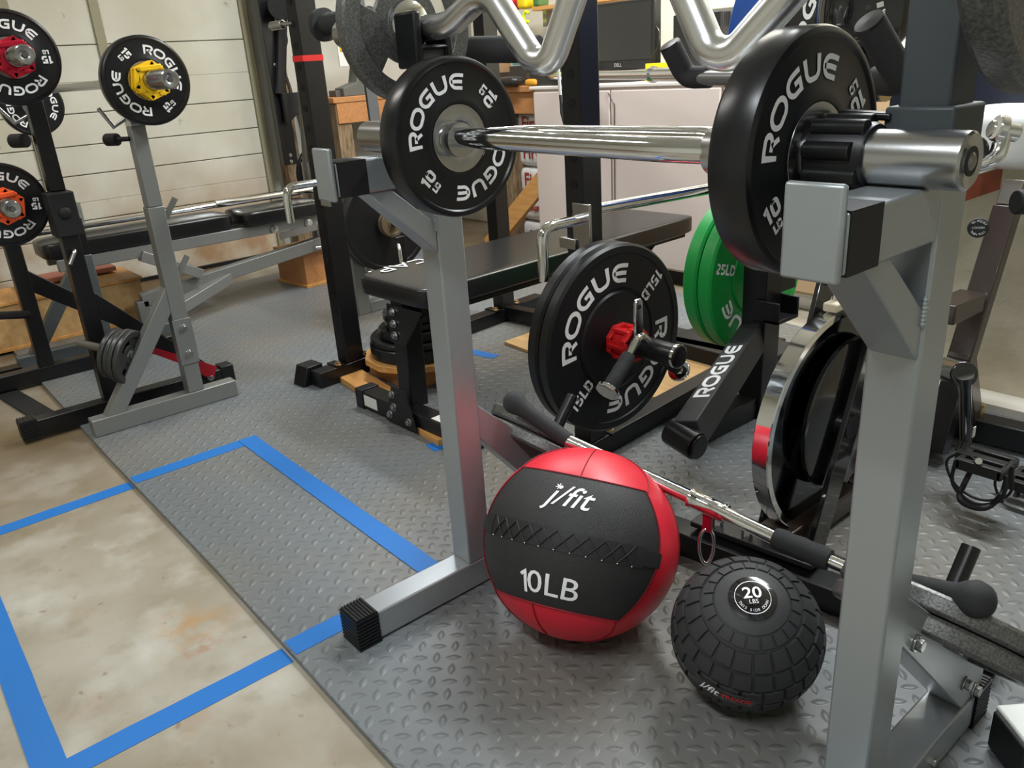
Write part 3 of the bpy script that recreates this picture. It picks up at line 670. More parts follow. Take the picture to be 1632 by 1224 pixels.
ld = part('label_disc', B().lathe([((r1 + .0006) * sin(radians(a)), (r1 + .0006) * cos(radians(a))) for a in (0, 4, 8, 12, 15, 17.5)], sc, ax), saddle, t, label='glossy black round label')
b = B(); f = lambda x, y: sc + (ax * sqrt(max(0, 1 - (x * x + y * y) / r1 ** 2)) * (r1 + .0012) + su * x + sv * y)
fonttext(b, '20', .026, lambda x, y: f(x, y + .006), off=.0004, sx=1.1); fonttext(b, 'LBS', .0095, lambda x, y: f(x, y - .008))
for a0, a1, ss in ((30, 150, ''), (205, 335, '')): ribbon(b, [(.0265 * cos(radians(a0 + (a1 - a0) * k / 24)), .0265 * sin(radians(a0 + (a1 - a0) * k / 24))) for k in range(25)], .0011, f, step=.01)
for k in range(25): ribbon(b, [(.0265 * cos(2 * pi * k / 25), .0265 * sin(2 * pi * k / 25)), (.0265 * cos(2 * pi * (k + 1) / 25), .0265 * sin(2 * pi * (k + 1) / 25))], .0008, f, step=.01)
for k, ch in enumerate('THIS SIDE DOWN'):
    if ch == ' ': continue
    a = radians(200 + k * 10.5); fonttext(b, ch, .0058, (lambda a: (lambda x, y: f(.0215 * cos(a) - x * sin(a) - y * cos(a), .0215 * sin(a) + x * cos(a) - y * sin(a))))(a))
part('lettering', b, white, ld)
b = B(); b2 = B(); b3 = B()
tb, lb = 82.5, -120
vs = []
for i in range(5):
    for j in range(17): vs.append(sp(tb - 6.5 + 13 * i / 4, lb - 22 + 48 * j / 16, .0016))
b.add(vs, [(i * 17 + j, (i + 1) * 17 + j, (i + 1) * 17 + j + 1, i * 17 + j + 1) for i in range(4) for j in range(16)])
nbd = part('name_band', b, saddle, t)
fonttext(b2, 'j/fit', .022, lambda x, y: sp(tb - math.degrees(y / r1), lb - 9 + math.degrees(x / r1), .0022), shear=.28, off=.0003)
fonttext(b3, 'TREADS', .0125, lambda x, y: sp(tb - math.degrees(y / r1), lb + 11 + math.degrees(x / r1), .0022), off=.0002)
part('lettering', b2, white, nbd); part('lettering', b3, redpl, nbd, label='red lettering TREADS')
# ================================================================ LAT PULLDOWN BAR
t = thing('pulldown_bar', 'long angled chrome cable bar with black grips and ball ends lying behind both balls', 'cable bar', (-0.7212, 0.9862, 0.3000))
Lb = V3((-1.1476, 0.9272, 0.3798)); L1 = V3((-1.0308, 0.9591, 0.3228)); L2 = V3((-0.7902, 1.0252, 0.2664)); L3 = V3((-0.6287, 1.0415, 0.2461)); L4 = V3((-0.5364, 1.0504, 0.2415)); L5 = V3((-0.4877, 1.0568, 0.2374)); L6 = V3((-0.3827, 0.9762, 0.3106)); Rb_ = V3((-0.2863, 0.9306, 0.3614))
part('shaft', B().tube([Lb, L1, L2, L3, L5, L6, Rb_], .0125, 24), chrome, t)
def grip(a, c, r=.0165, flare=None):
    a = V3(a); c = V3(c); n = 10; P = [a.lerp(c, i / n) for i in range(n + 1)]; rr = [r * (.92 + .12 * abs(sin(pi * i * 3 / n))) for i in range(n + 1)]
    return B().tube(P, rr, 24)
part('grip', grip(L3, L4, .0185), foam, t)
for E, I in ((Lb, L1), (Rb_, L6)):
    d = (I - E).normalized(); k = (I - E).length; P = [E - d * .021, E - d * .0195, E - d * .011, E, E + d * .012, E + d * .026, E + d * .045, E + d * k * .6, E + d * k]
    part('ball_grip', B().tube(P, [.003, .011, .0205, .0235, .021, .0165, .015, .0155, .015], 28), foam, t)
dd = (L3 - L1).normalized(); cc = L2 + (L3 - L2).normalized() * .01
part('swivel_sleeve', B().lathe([(.013, -.035), (.0175, -.035), (.0175, -.028), (.016, -.026), (.016, .026), (.0175, .028), (.0175, .035), (.013, .035)], V3((-0.7557, 1.0300, 0.2604)), dd), chrome, t)
hk = V3((-0.7557, 1.0300, 0.2604))
part('lug', B().beam(hk + V3((0, 0, -.01)), hk + V3((0, 0, -.052)), .016, .007, up=dd.cross(V3((0, 0, 1)))), redal, t, bevel=.001)
kc = hk + V3((0, 0, -.083)); q = rt
part('carabiner', B().tube([kc + rt * (.013 * cos(a) * (1 + .15 * sin(a))) + V3((0, 0, .036 * sin(a))) for a in [2 * pi * i / 28 for i in range(28)]], .0032, 12, closed=True), chrome, t)
# ================================================================ CABLE V HANDLE ON THE BUMPER PEG
t = thing('cable_handle', 'chrome V-shaped cable handle with black grips hanging over the bumper plate peg', 'cable handle', (-1.1500, 1.2975, 0.4430))
eye = V3((-1.1500, 1.2957, 0.4766)); apx = V3((-1.1500, 1.3015, 0.4156)); e1 = V3((-1.1300, 1.1752, 0.3332)); e2 = V3((-1.1700, 1.4640, 0.2857))
up_ = (eye - apx).normalized()
part('eye_lug', B().prism([(-.012, -.055), (.012, -.055), (.013, -.02), (.012, .022), (.006, .030), (-.006, .030), (-.012, .022)], eye - V3((.004, 0, 0)), (0, 1, 0), (0, 0, 1), .008), chrome, t, bevel=.002)
part('eye_hole', B().cyl(eye + V3((.0035, 0, .012)), eye + V3((.0052, 0, .012)), .0055, 20), blackm, t)
m1 = apx.lerp(e1, .35); m2 = apx.lerp(e2, .35)
part('frame', B().tube(fillet([e1, m1, apx + V3((0, 0, .012)), m2, e2], .03), .0105, 20), chrome, t)
part('grip', grip(m1, e1 + (m1 - e1) * .12, .0165), foam, t); part('grip', grip(m2, e2 + (m2 - e2) * .12, .0165), foam, t)
for e, m_ in ((e1, m1), (e2, m2)): d = (e - m_).normalized(); part('end_disc', B().cyl(e - d * .004, e + d * .006, .0275, 32), chrome, t, bevel=.002)
# ================================================================ POWER RACK
t = thing('power_rack', 'tall black power rack behind the flat bench, with red stripe markers', 'power rack', (-1.9, 1.7, 0))
a8 = radians(8); rx = V3((cos(a8), sin(a8), 0)); ry = V3((-sin(a8), cos(a8), 0))
FL = V3((-2.455, 1.262, 0)); FR = V3((-1.385, 1.372, 0)); BL = V3((-2.535, 2.03, 0)); BR = V3((-1.455, 2.16, 0))
for k, c in enumerate((FL, FR, BL, BR)):
    b = B(); b.beam(c + V3((0, 0, .07)), c + V3((0, 0, 2.15)), .052, .074, up=ry)
    o = part('upright', b, blackp, t, bevel=.003)
    h = B()
    if k < 2:
        for i in range(26):
            z = .25 + i * .06
            h.cyl(c - ry * .0372 + V3((0, 0, z)), c - ry * .0382 + V3((0, 0, z)), .0105, 16)
        hp = part('adjustment_hole', h, M('hole_black', (.002, .002, .002), .9), o); hp['kind'] = 'stuff'
part('top_rail', B().beam(FL + V3((0, 0, 2.17)), BL + V3((0, 0, 2.17)), .05, .05), blackp, t, bevel=.003)
for s, (c, e) in enumerate(((FL, BL), (FR, BR))):
    d = (e - c).normalized()
    st_ = c - d * (.15 if s == 0 else .035); en = e + d * .22
    part('base_rail', B().beam(st_ + V3((0, 0, .04)), en + V3((0, 0, .04)), .058, .056), blackp, t, bevel=.003)
    if s == 0: part('foot_cap', B().prism([(-.035, 0), (.05, 0), (.05, .066), (-.012, .066)], st_ - d * .0 + V3((-.034, 0, MZ)), d, (0, 0, 1), -.068), rubber, t, bevel=.003)
    for q in (c, e):
        for k in (-1, 1):
            part('bracket', B().beam(q + d * k * .045 + V3((0, 0, .069)), q + d * k * .078 + V3((0, 0, .069)), .07, .006), blackp, t)
            bolt(t, q + d * k * .062 + V3((.012, 0, .071)), (0, 0, 1), .010, brass)
part('crossmember', B().beam(BL + V3((0, 0, .05)), BR + V3((0, 0, .05)), .05, .05), blackp, t, bevel=.003)
z0 = (-2.4300, 1.2653, 1.1591)[2]
part('stripe', B().beam(FL + V3((0, 0, 1.045)), FL + V3((0, 0, 1.062)), .0535, .0755, up=ry), M('red_tape', hexc(220, 30, 30), .5), t, label='red tape stripe')
pc = V3((-2.4534, 1.2700, 1.1538)); part('pull_pin', B().cyl(pc + V3((-.13, -.05, 0)), pc + V3((-.06, -.045, 0)), .013, 20).cyl(pc + V3((-.06, -.045, 0)), pc + V3((0, -.04, 0)), .007), steel, t, bevel=.002)
rp = V3((-2.3167, 1.2500, 1.1375)); rq = V3((-2.2645, 1.4000, 1.1186)); n_ = 14
part('foam_roller', B().lathe([(.0001, 0), (.045, 0), (.045, .02), (.03, .022)] + [(.028 + .003 * (k % 2), .03 + .012 * k) for k in range(18)] + [(.0001, .25)], rp, (1, .1, 0), 28), foam, t)
# plate storage sleeve on the near upright
part('storage_sleeve', B().cyl((-1.40, 1.338, .379), (-1.068, 1.338, .379), .0255, 32).lathe([(.0001, .003), (.0225, .003), (.0262, 0), (.0262, -.01)], (-1.068, 1.338, .379), (1, 0, 0), 32), blackp, t, bevel=.001)
part('sleeve_ring', B().lathe([(.0225, .002), (.0275, .001), (.0278, -.006), (.0255, -.008)], (-1.07, 1.338, .379), (1, 0, 0), 32), chrome, t)
def hook(pl, face, drop=.12, label=None, root=None):
    # L-shaped chrome pin on a steel plate (dip hook)
    part('hook_plate', B().box(pl.x - .028, pl.x + .028, pl.y - .008, pl.y, pl.z - .055, pl.z + .055), steel, root, bevel=.002)
    part('hook_pin', B().tube(fillet([pl + V3((0, -.008, .02)), pl + V3((0, -.13, .02)), pl + V3((0, -.13, .02 - drop))], .035), .0125, 20), chrome, root, label='bent chrome pin')
hk1 = thing('rack_hook', 'bent chrome rack hook above the black bumper plate', 'rack hook', (-1.3464, 1.3400, 0.6306))
hook(V3((-1.3414, 1.3250, 0.6380)), None, .12, root=hk1)
part('hook_tab', B().box(-1.41, -1.355, 1.31, 1.325, .585, .61), steel, hk1, bevel=.002)
hk2 = thing('rack_hook', 'bent chrome rack hook left of the middle stand arm plate', 'rack hook', (-2.3662, 1.2000, 0.6751))
pl = V3((-2.3453, 1.2000, 0.6765)); hook(pl, None, .105, root=hk2)
# barbells held by the rack
def barbell(label, a, c, r=.0145, sl=.35, rs=.025, mat=chrome, ends=(1, 1)):
    a = V3(a); c = V3(c); d = (c - a).normalized(); t = thing('barbell', label, 'barbell', (a + c) / 2)
    part('shaft', B().cyl(a, c, r, 24), mat, t)
    for k, (p, s) in enumerate(((a, -1), (c, 1))):
        if not ends[k]: continue
        part('sleeve', B().cyl(p, p + d * s * sl, rs, 28), mat, t); part('collar_ring', B().cyl(p, p + d * s * .012, rs * 1.25, 28), mat, t)
    return t
barbell('long chrome barbell lying level in front of the desk cabinets', (-4.2884, 3.4675, 0.9300), (-2.0843, 2.4337, 0.9300), .019, .45, .0235, mat=M('bright_steel', (.85, .86, .88), .16, 1.), ends=(0, 1))
t = thing('barbell', 'thin chrome barbell behind the black upright, rising to the right above the flat bench', 'barbell', (-1.4688, 1.7157, 0.6338))
part('shaft', B().cyl((-1.4065, 1.3802, 0.6582), (-1.2524, 2.2608, 0.6654), .0145, 24), chrome, t)
# ================================================================ BLACK BUMPER PLATES, CLAMP
def bumper(loc, r, th, alpha, num, mat, label, group=None, letter=True, holer=.026, rings=True):
    t = thing('bumper_plate', label, 'bumper plate', loc, None, group)
    disc = part('rubber_disc', B().lathe([(holer, -th), (r * .86, -th), (r * .9, -th + .003), (r - .006, -th), (r, -th + .006), (r, -.006), (r - .006, 0), (r * .905, 0), (r * .895, -.003), (r * .55, -.003), (r * .53, -.0065), (r * .52, -.0065), (r * .50, -.0015), (r * .2, -.0015), (r * .19, -.0005), (holer, -.0005), (holer, -th)], n=112), mat, t, local=True, smooth=30)
    part('steel_ring', B().lathe([(holer, -th - .0005), (holer, 0), (holer + .006, .0002), (holer + .006, -.004)], n=40), steel, t, local=True)
    if letter:
        tx = B(); f = lambda x, y: V3((-.0022, x, y))
        for a in (0, 180):
            arctext(tx, 'ROGUE', r * .60, r * .20, alpha + a, f, t=.215, sp=.13, wx=1.12)
            cc = radians(alpha + a + 90); up = radians(alpha + a)
            flattext(tx, num, r * .135, (r * .715 * cos(cc), r * .715 * sin(cc)), alpha + a - 90, f, t=.21, sp=.09, wx=.9)
        part('lettering', tx, white, disc, local=True, label='white ROGUE and weight lettering')
    return t
bumper((-1.250, 1.338, .379), .2265, .034, 131, '15LB', rubber, 'front black fifteen pound bumper plate on the rack sleeve', 'pair of black bumper plates')
bumper((-1.287, 1.338, .379), .2265, .034, 40, '15LB', rubber, 'rear black bumper plate, mostly hidden behind the fifteen pound one', 'pair of black bumper plates')
t = thing('barbell_collar', 'bright red plastic clamp collar on the black bumper plate', 'collar', (-1.225, 1.338, .379))
b = B()
for k in range(8):
    a = radians(22.5 + 45 * k); c = radians(22.5 + 45 * (k + 1))
    for xx in (-1.2495, -1.2025): b.beam((xx + .004, 1.338 + .039 * cos(a), .379 + .039 * sin(a)), (xx + .004, 1.338 + .039 * cos(c), .379 + .039 * sin(c)), .008, .014, up=(1, 0, 0), ext=.003)
b.lathe([(.0265, -1.249), (.0265, -1.2), (.032, -1.2), (.032, -1.249)], (0, 1.338, .379), (1, 0, 0), 32)
part('clamp_body', b, redpl, t, bevel=.001)
for a in (60, 120, 180, 240, 300): part('clamp_rib', B().beam((-1.246, 1.338 + .037 * cos(radians(a)), .379 + .037 * sin(radians(a))), (-1.196, 1.338 + .037 * cos(radians(a)), .379 + .037 * sin(radians(a))), .016, .010), redpl, t, bevel=.002)
# ================================================================ FLAT BENCH
t = thing('flat_bench', 'black flat weight bench with white CAP lettering behind the middle stand', 'bench', (-1.95, 1.75, 0))
ang = radians(2.8); bx = V3((cos(ang), sin(ang), 0)); by = V3((-sin(ang), cos(ang), 0)); bo = V3((-1.935, 1.145, 0))
RB = Matrix((bx, by, V3((0, 0, 1)))).transposed()
W_ = lambda x, y, z: bo + bx * x + by * y + V3((0, 0, z))
b = B(); b.puff(W_(0, .61, .425), (.345, 1.235, .062), .16, 64, RB); pad = part('pad', b, vinyl, t)
b = B(); b.beam(W_(0, .035, .388), W_(0, 1.18, .388), .30, .012); part('pad_board', b, blackm, t)
tA = V3((-2.0565, 1.1567, 0.4575)); tB = V3((-2.0721, 1.3651, 0.4575)); tc_ = (tA + tB) / 2; tu = (tA - tB).normalized(); tvv = V3((tu.y, -tu.x, 0)); tvv = tvv if tvv.y < 0 else -tvv
b = B(); flattext(b, 'CAP.', (tA - tB).length / 3.55, (0, 0), 0, lambda x, y: tc_ + tu * x - tvv * y * 1.0, t=.14, wx=1.0); part('lettering', b, white, pad, label='white CAP lettering')
part('spine', B().beam(W_(0, .08, .355), W_(0, 1.14, .355), .05, .055), blackp, t, bevel=.003)
for s, yy in ((-1, .02), (1, 1.06)):
    part('leg', B().beam(W_(-.02 if s < 0 else 0, yy + (.03 if s < 0 else .0), .06), W_(-.045 if s < 0 else 0, yy + (.055 if s < 0 else 0), .385), .062, .062, up=by), blackp, t, bevel=.003)
    fx0, fx1 = (-.24, .30)
    part('foot_tube', B().beam(W_(fx0, yy, .043), W_(fx1, yy, .043), .06, .058), blackp, t, bevel=.003)
    part('foot_end', B().beam(W_(fx0 - .012, yy, .044), W_(fx0 + .03, yy, .044), .066, .064), rubber, t, bevel=.003)
    part('gusset', B().prism([(-.075, .02), (.085, .02), (.04, .14), (-.025, .14)], W_(0, yy - .037, 0), bx, (0, 0, 1), .005), blackp, t, bevel=.001)
    part('gusset', B().prism([(-.035, .27), (.035, .27), (.13, .385), (-.035, .385)], W_(0, yy - .012, 0), bx, (0, 0, 1), .005), blackp, t, bevel=.001)
    if s < 0:
        for q in ((-.045, .045), (-.02, .075), (-.022, .115), (.05, .045)): bolt(t, W_(q[0], yy - .042, q[1]), -by, .009)
        for q in (.295, .33, .365): bolt(t, W_(-.005, yy - .018, q), -by, .009)
        part('warning_label', B().beam(W_(fx0 + .035, yy - .0305, .045), W_(fx0 + .105, yy - .0305, .045), .0008, .036), paperm, t, label='white warning label with orange line')
        part('warning_label', B().beam(W_(.13, yy + .002, .0726), W_(.20, yy + .002, .0726), .045, .0008), paperm, t)
# ================================================================ WOOD BITS ON THE FLOOR
b = B(); p = V3((-2.5049, 1.2454, 0.0200)); q = V3((-1.7416, 1.1717, 0.0200)); b.beam(p, q, .09, .022)
solo('wood_plank', b, pine, 'narrow pine plank on the mat between the power rack foot and flat bench foot', 'plank', bevel=.001)
b = B(); P4 = [(-2.2848, 1.8188, 0.0120)[:2], (-1.5007, 1.7715, 0.0120)[:2], (-1.5409, 2.3332, 0.0120)[:2], (-2.3103, 2.3035, 0.0120)[:2]]
b.prism(P4, (0, 0, .0125), (1, 0, 0), (0, 1, 0), .012); solo('plywood_sheet', b, ply, 'plywood sheet on the mat behind the black bumper plate', 'plywood', bevel=.001)
b = B(); b.beam((-2.4201, 2.1224, 0.0350), (-1.4414, 2.1336, 0.0350), .06, .022); solo('wood_plank', b, oak, 'orange-brown board lying along the far edge of the plywood sheet', 'plank', bevel=.001)
# dolly with flat stacked plates
dc = V3((-2.2813, 1.4353, 0.0900)); dc.z = 0
t = thing('plate_dolly', 'low wooden platform carrying stacked black plates behind the flat bench', 'platform', (dc.x, dc.y, MZ))
part('deck', B().prism([(.19 * cos(a) * 1.0, .19 * sin(a)) for a in [2 * pi * k / 12 + .2 for k in range(12)]], dc + V3((0, 0, .075)), (1, 0, 0), (0, 1, 0), .022), pine, t, bevel=.002)
part('frame', B().box(dc.x - .13, dc.x + .13, dc.y - .13, dc.y + .13, MZ, .075), oak, t, bevel=.002)
zz = .097
for k, (rr, th) in enumerate(((.165, .045), (.165, .02), (.13, .03), (.11, .026), (.11, .026))):
    pt = B().lathe([(.026, 0), (rr - .004, 0), (rr, .004), (rr, th - .004), (rr - .004, th), (rr * .9, th), (rr * .88, th - .003), (.04, th - .003), (.03, th), (.026, th), (.026, 0)], (dc.x, dc.y + .005 * (k % 2), zz), (0, 0, 1))
    solo('flat_weight_plate', pt, irond, ('lowest and thickest', 'second lowest, wide', 'middle', 'second highest', 'topmost')[k] + ' black plate in the stack on the wooden platform', 'weight plate', 'plates stacked on the platform', loc=(dc.x, dc.y, zz)); zz += th + .0003
# grey plate tree behind the bench
t = thing('plate_tree', 'grey weight tree post with short pegs left of the stacked black plates', 'weight tree', (-3.1505, 1.6985, 0.0000))
pb = V3((-3.1168, 1.6869, 0.0120)); part('post', B().box(pb.x - .03, pb.x + .03, pb.y - .03, pb.y + .03, MZ, .48), greyp, t, bevel=.003)
part('post_top', B().box(pb.x - .04, pb.x + .04, pb.y - .04, pb.y + .04, .48, .53), blackp, t, bevel=.003)
part('base', B().box(pb.x - .03, pb.x + .03, pb.y + .03, pb.y + .5, MZ, .06), greyp, t, bevel=.003)
part('peg', B().cyl((pb.x, pb.y + .10, .41), (pb.x + .30, pb.y + .10, .41), .0125, 20), dsteel, t)
part('peg', B().cyl((pb.x, pb.y + .02, .30), (pb.x + .09, pb.y + .02, .30), .0125, 20), dsteel, t)
pgy = pb.y + .10; part('peg_arm', B().box(pb.x - .02, pb.x + .02, pb.y, pb.y + .12, .39, .43), greyp, t)
for k in range(2):
    rr = .205; xx = pb.x + .10 + .05 * k
    pt = B().lathe([(.013, -.04), (rr - .005, -.04), (rr, -.035), (rr, -.005), (rr - .005, 0), (rr * .9, 0), (rr * .88, -.004), (.04, -.004), (.013, -.002), (.013, -.04)], (xx, pgy, .41), (1, 0, 0))
    solo('bumper_plate', pt, rubber, ('rear', 'front')[k] + ' unmarked black bumper plate leaning behind the CAP lettering', 'bumper plate', loc=(xx, pgy, .41))
for k in range(2):
    xx = pb.x + .165 + .022 * k; rr = .055
    pt = B().lathe([(.013, -.018), (rr - .003, -.018), (rr, -.014), (rr, -.003), (rr - .003, 0), (rr * .75, 0), (rr * .7, -.004), (.022, -.004), (.02, 0), (.013, 0), (.013, -.018)], (xx, pgy, .41), (1, 0, 0), 40)
    solo('small_weight_plate', pt, M('tan_iron', hexc(112, 96, 74), .5, .3), ('inner', 'outer')[k] + ' small tan iron plate on the peg above the CAP lettering', 'weight plate', loc=(xx, pgy, .41))
t = thing('rack_hook', 'small chrome hook on a black square post above the CAP lettering', 'rack hook', (-2.6416, 1.6200, 0.3269))
hp = V3((-2.6358, 1.6200, 0.3762)); part('square_post', B().box(hp.x - .02, hp.x + .02, hp.y - .02, hp.y + .02, MZ, hp.z + .045), blackp, t, bevel=.002)
part('hook_pin', B().tube(fillet([hp + V3((.02, -.015, .02)), hp + V3((.05, -.03, .02)), hp + V3((.07, -.04, -.06))], .025), .007, 16), chrome, t)
# ================================================================ LOW RACK STAND WITH GREEN PLATES
t = thing('pull_up_stand', 'black rack stand with ROGUE on its slanted leg in front of green plates', 'rack stand', (-1.235, 1.8, 0))
px0, px1, py0, py1 = -1.272, -1.197, 1.862, 1.937
part('post', B().box(px0, px1, py0, py1, MZ, 1.22), blackp, t, bevel=.003)
uc = V3((-1.0268, 1.8381, 0.9920)); part('upper_arm', B().beam((px1, uc.y, uc.z), (px1 - .05, uc.y, uc.z), .06, .06).beam((px1 - .035, min(uc.y, py0), uc.z), (px1 - .035, max(uc.y, py1), uc.z), .06, .06), blackp, t)
part('plate_sleeve', B().cyl((px1 - .03, uc.y, uc.z), (uc.x + .09, uc.y, uc.z), .0255, 28), blackp, t)
part('foot_roller', B().cyl((-1.1118, 1.3666, 0.1771), (-1.0291, 1.3587, 0.1649), .034, 32).cyl((-1.0291, 1.3587, 0.1649), (-1.0220, 1.3586, 0.1642), .030, 32), blackp, t, bevel=.003)
la = V3((-1.0666, 1.3720, 0.1782)); lb_ = V3((-1.236, 1.872, .255))
part('slanted_leg', B().beam(la, lb_, .06, .075, up=(0, -.6, .8)), M('black_texture_paint', (.022, .023, .025), .55), t, bevel=.003)
part('base_tube', B().beam((-1.238, 1.64, .045), (-1.238, 2.3, .045), .06, .06), blackp, t, bevel=.003)
jh = B().box(px1 - .03, px1 + .048, py0 - .012, py0 - .004, .305, .365).box(px1 - .03, px1 + .048, py1 + .004, py1 + .012, .305, .365).box(px1 + .001, px1 + .048, py0 - .012, py1 + .012, .305, .316)
part('spotter_cradle', jh, blackp, t, bevel=.003)
b = B(); d = (lb_ - la).normalized(); sd = V3((1, 0, 0)); nn = sd.cross(d).normalized()
sd = d.cross(V3((0, -.6, .8))).normalized(); nrm = sd.cross(d).normalized(); sd = sd if sd.x < 0 else -sd
flattext(b, 'ROGUE', .042, (0, 0), 0, lambda x, y: la.lerp(lb_, .47) + d * x + sd * y + nrm * .0382, t=.22, wx=1.15)
part('lettering', b, white, t, label='white ROGUE lettering')
part('plate_sleeve', B().cyl((px0 + .03, 1.99, .396), (-1.50, 1.99, .396), .0255, 28).box(px0 + .01, px1 - .01, py1, 2.02, .366, .426), blackp, t)
bumper((-1.308, 1.990, .396), .2265, .046, 75, '25LB', green, 'front green twenty-five pound bumper plate on the black rack stand', 'pair of green bumper plates')
bumper((-1.358, 1.990, .396), .2265, .046, 20, '25LB', green, 'rear green bumper plate on the black rack stand', 'pair of green bumper plates', letter=False)
b = B().box(-1.75, -1.36, 2.1, 2.34, MZ, .075); solo('floor_tray', b, blackm, 'flat black tray on the floor behind the green plates', 'tray', bevel=.004)
# ================================================================ SPIN BIKE
t = thing('spin_bike', 'black stationary spin bike with chrome flywheel at the right', 'exercise bike', (-.78, 1.6, 0))
fc = V3((-.789, 1.471, .264 + .004)); fr = .238
fwl = part('flywheel', B().lathe([(fr * .93, 0), (fr * .94, -.018), (fr - .002, -.018), (fr, -.016), (fr, .016), (fr - .002, .018), (fr * .94, .018), (fr * .93, 0)], fc, (1, 0, 0), 112), chrome, t, label='polished chrome flywheel')
part('wheel_disc', B().lathe([(.0001, -.005), (fr * .935, -.005), (fr * .935, .005), (.0001, .005)], fc, (1, 0, 0), 96), M('black_mirror', (.08, .09, .1), .1, 1.), t)
part('wheel_hub', B().cyl(fc - V3((.06, 0, 0)), fc + V3((.06, 0, 0)), .028, 28), blackp, t, bevel=.003)
part('belt_guard', B().lathe([(.0001, 0), (.160, 0), (.165, -.004), (.165, -.012)], fc + V3((.034, .035, .01)), (1, 0, 0), 80), saddle, t)
for X, pts in ((-.845, [(-0.8450, 1.3382, -0.0458), (-0.8450, 1.5389, 0.5651)]), (-.735, [(-0.7350, 1.3488, -0.0455), (-0.7350, 1.5676, 0.5239)])):
    part('fork', B().beam(pts[0], pts[1], .012, .062, up=(0, -1, .3)), saddle, t, bevel=.002)
part('fork_bridge', B().beam((-0.8500, 1.5653, 0.5456), (-0.7300, 1.5456, 0.5678), .07, .03), blackp, t, bevel=.002)
part('brake_rod', B().cyl(V3((-0.7900, 1.4558, 0.5713)), V3((-0.7900, 1.4836, 0.5141)), .008, 16).lathe([(.0001, 0), (.022, .004), (.012, .03), (.0001, .03)], V3((-0.7900, 1.4847, 0.5074)), (0, 0, 1), 24), chrome, t)
part('brake_pad', B().box(-.80, -.77, fc.y - .03, fc.y + .03, fc.z + fr + .002, fc.z + fr + .02), M('felt', hexc(214, 206, 180), .8), t, bevel=.004)
part('front_stabiliser', B().beam((-.98, 1.19, .043), (-.34, 1.27, .043), .06, .05), blackp, t, bevel=.003)
part('stabiliser_bracket', B().beam((-.92, 1.225, .085), (-.66, 1.255, .085), .07, .012), blackp, t, bevel=.002)
for q in ((-.865, 1.215), (-.80, 1.222)): part('nut', B().cyl((q[0], q[1], .08), (q[0], q[1], .112), .011, 6).ball((q[0], q[1], .118), .009, 14), chrome, t)
part('levelling_foot', B().cyl((-.93, 1.19, MZ), (-.93, 1.19, .03), .02, 20), rubber, t)
part('main_rail', B().beam((-.79, 1.24, .05), (-.79, 2.12, .05), .07, .05), M('brown_black_paint', (.035, .022, .018), .3, coat=.3), t, bevel=.003)
part('rear_stabiliser', B().beam((-1.0, 2.10, .05), (-.40, 2.14, .05), .06, .06), blackp, t, bevel=.003)
for q in (-.86, -.72): part('nut', B().cyl((q, 2.12, .08), (q, 2.12, .105), .011, 6).ball((q, 2.12, .11), .009, 14), brass, t)
bm = MATS['brown_black_paint']
S1 = V3((-0.7400, 2.1450, 0.6092)); S2 = V3((-0.7400, 1.9957, 0.2454)); S3 = V3((-0.7400, 2.1439, 0.0164)); S4 = V3((-0.7400, 1.9262, 0.0410))
part('seat_tube', B().beam(S1, S2, .038, .055, up=(1, 0, 0)), bm, t, bevel=.003)
part('seat_stay', B().beam(S2 - V3((0, 0, -.04)), S3, .045, .05, up=(1, 0, 0)), bm, t, bevel=.003)
part('chain_stay', B().beam(S2 + V3((0, 0, .0)), S4, .045, .05, up=(1, 0, 0)), blackp, t, bevel=.003)
part('frame_arm', B().beam((-0.7400, 1.8516, 0.4154), (-0.7400, 2.0108, 0.4112), .045, .06, up=(1, 0, 0)), bm, t, bevel=.003)
part('seat_post', B().beam((-0.7400, 2.1748, 0.6638), S1, .035, .045, up=(1, 0, 0)), M('satin_post', (.3, .28, .26), .3, .9), t, bevel=.002)
kb = V3((-0.7000, 1.8807, 0.6088)); tv = (V3((0, 0, 1)) - kb).normalized()
kn = part('adjust_knob', B().lathe([(.0001, .012), (.019, .012), (.021, .008), (.021, -.012), (.008, -.03), (.008, -.05)], kb, tv, 40), blackm, t, label='round black knob with white printed ring')
ku = (rt - tv * rt.dot(tv)).normalized(); kv = tv.cross(ku); b = B()
kf = lambda x, y: kb + tv * .0126 + ku * x + kv * y
fonttext(b, 'LOOSEN', .0062, kf)
for k, ch in enumerate('TO ADJUST'): 
    a = radians(140 - 14 * k)
    if ch != ' ': fonttext(b, ch, .0065, (lambda a: (lambda x, y: kf((.0145 + y) * cos(a) + x * sin(a), (.0145 + y) * sin(a) - x * cos(a))))(a))
for k, ch in enumerate('THEN PULL'):
    a = radians(215 + 14 * k)
    if ch != ' ': fonttext(b, ch, .0065, (lambda a: (lambda x, y: kf((.0145 - y) * cos(a) - x * sin(a), (.0145 - y) * sin(a) + x * cos(a))))(a))
part('lettering', b, white, kn)
c0 = V3((-0.6600, 1.7564, 0.3236)); c1 = V3((-0.6400, 1.7624, 0.3196)); c2 = V3((-0.6400, 1.8302, 0.1419)); c3 = V3((-0.6400, 1.8133, 0.1131))
part('crank_boss', B().cyl(V3((-0.7200, 1.8708, 0.2815)), c1, .028, 28), saddle, t, bevel=.003)
part('crank_arm', B().tube([c1, c1.lerp(c2, .2), c1.lerp(c2, .6), c2, c3], [.019, .013, .013, .013, .015], 20), saddle, t)
part('crank_label', B().box(c2.x + .0128, c2.x + .0145, c2.y - .006, c2.y + .006, c2.z + .01, c2.z + .035), paperm, t)
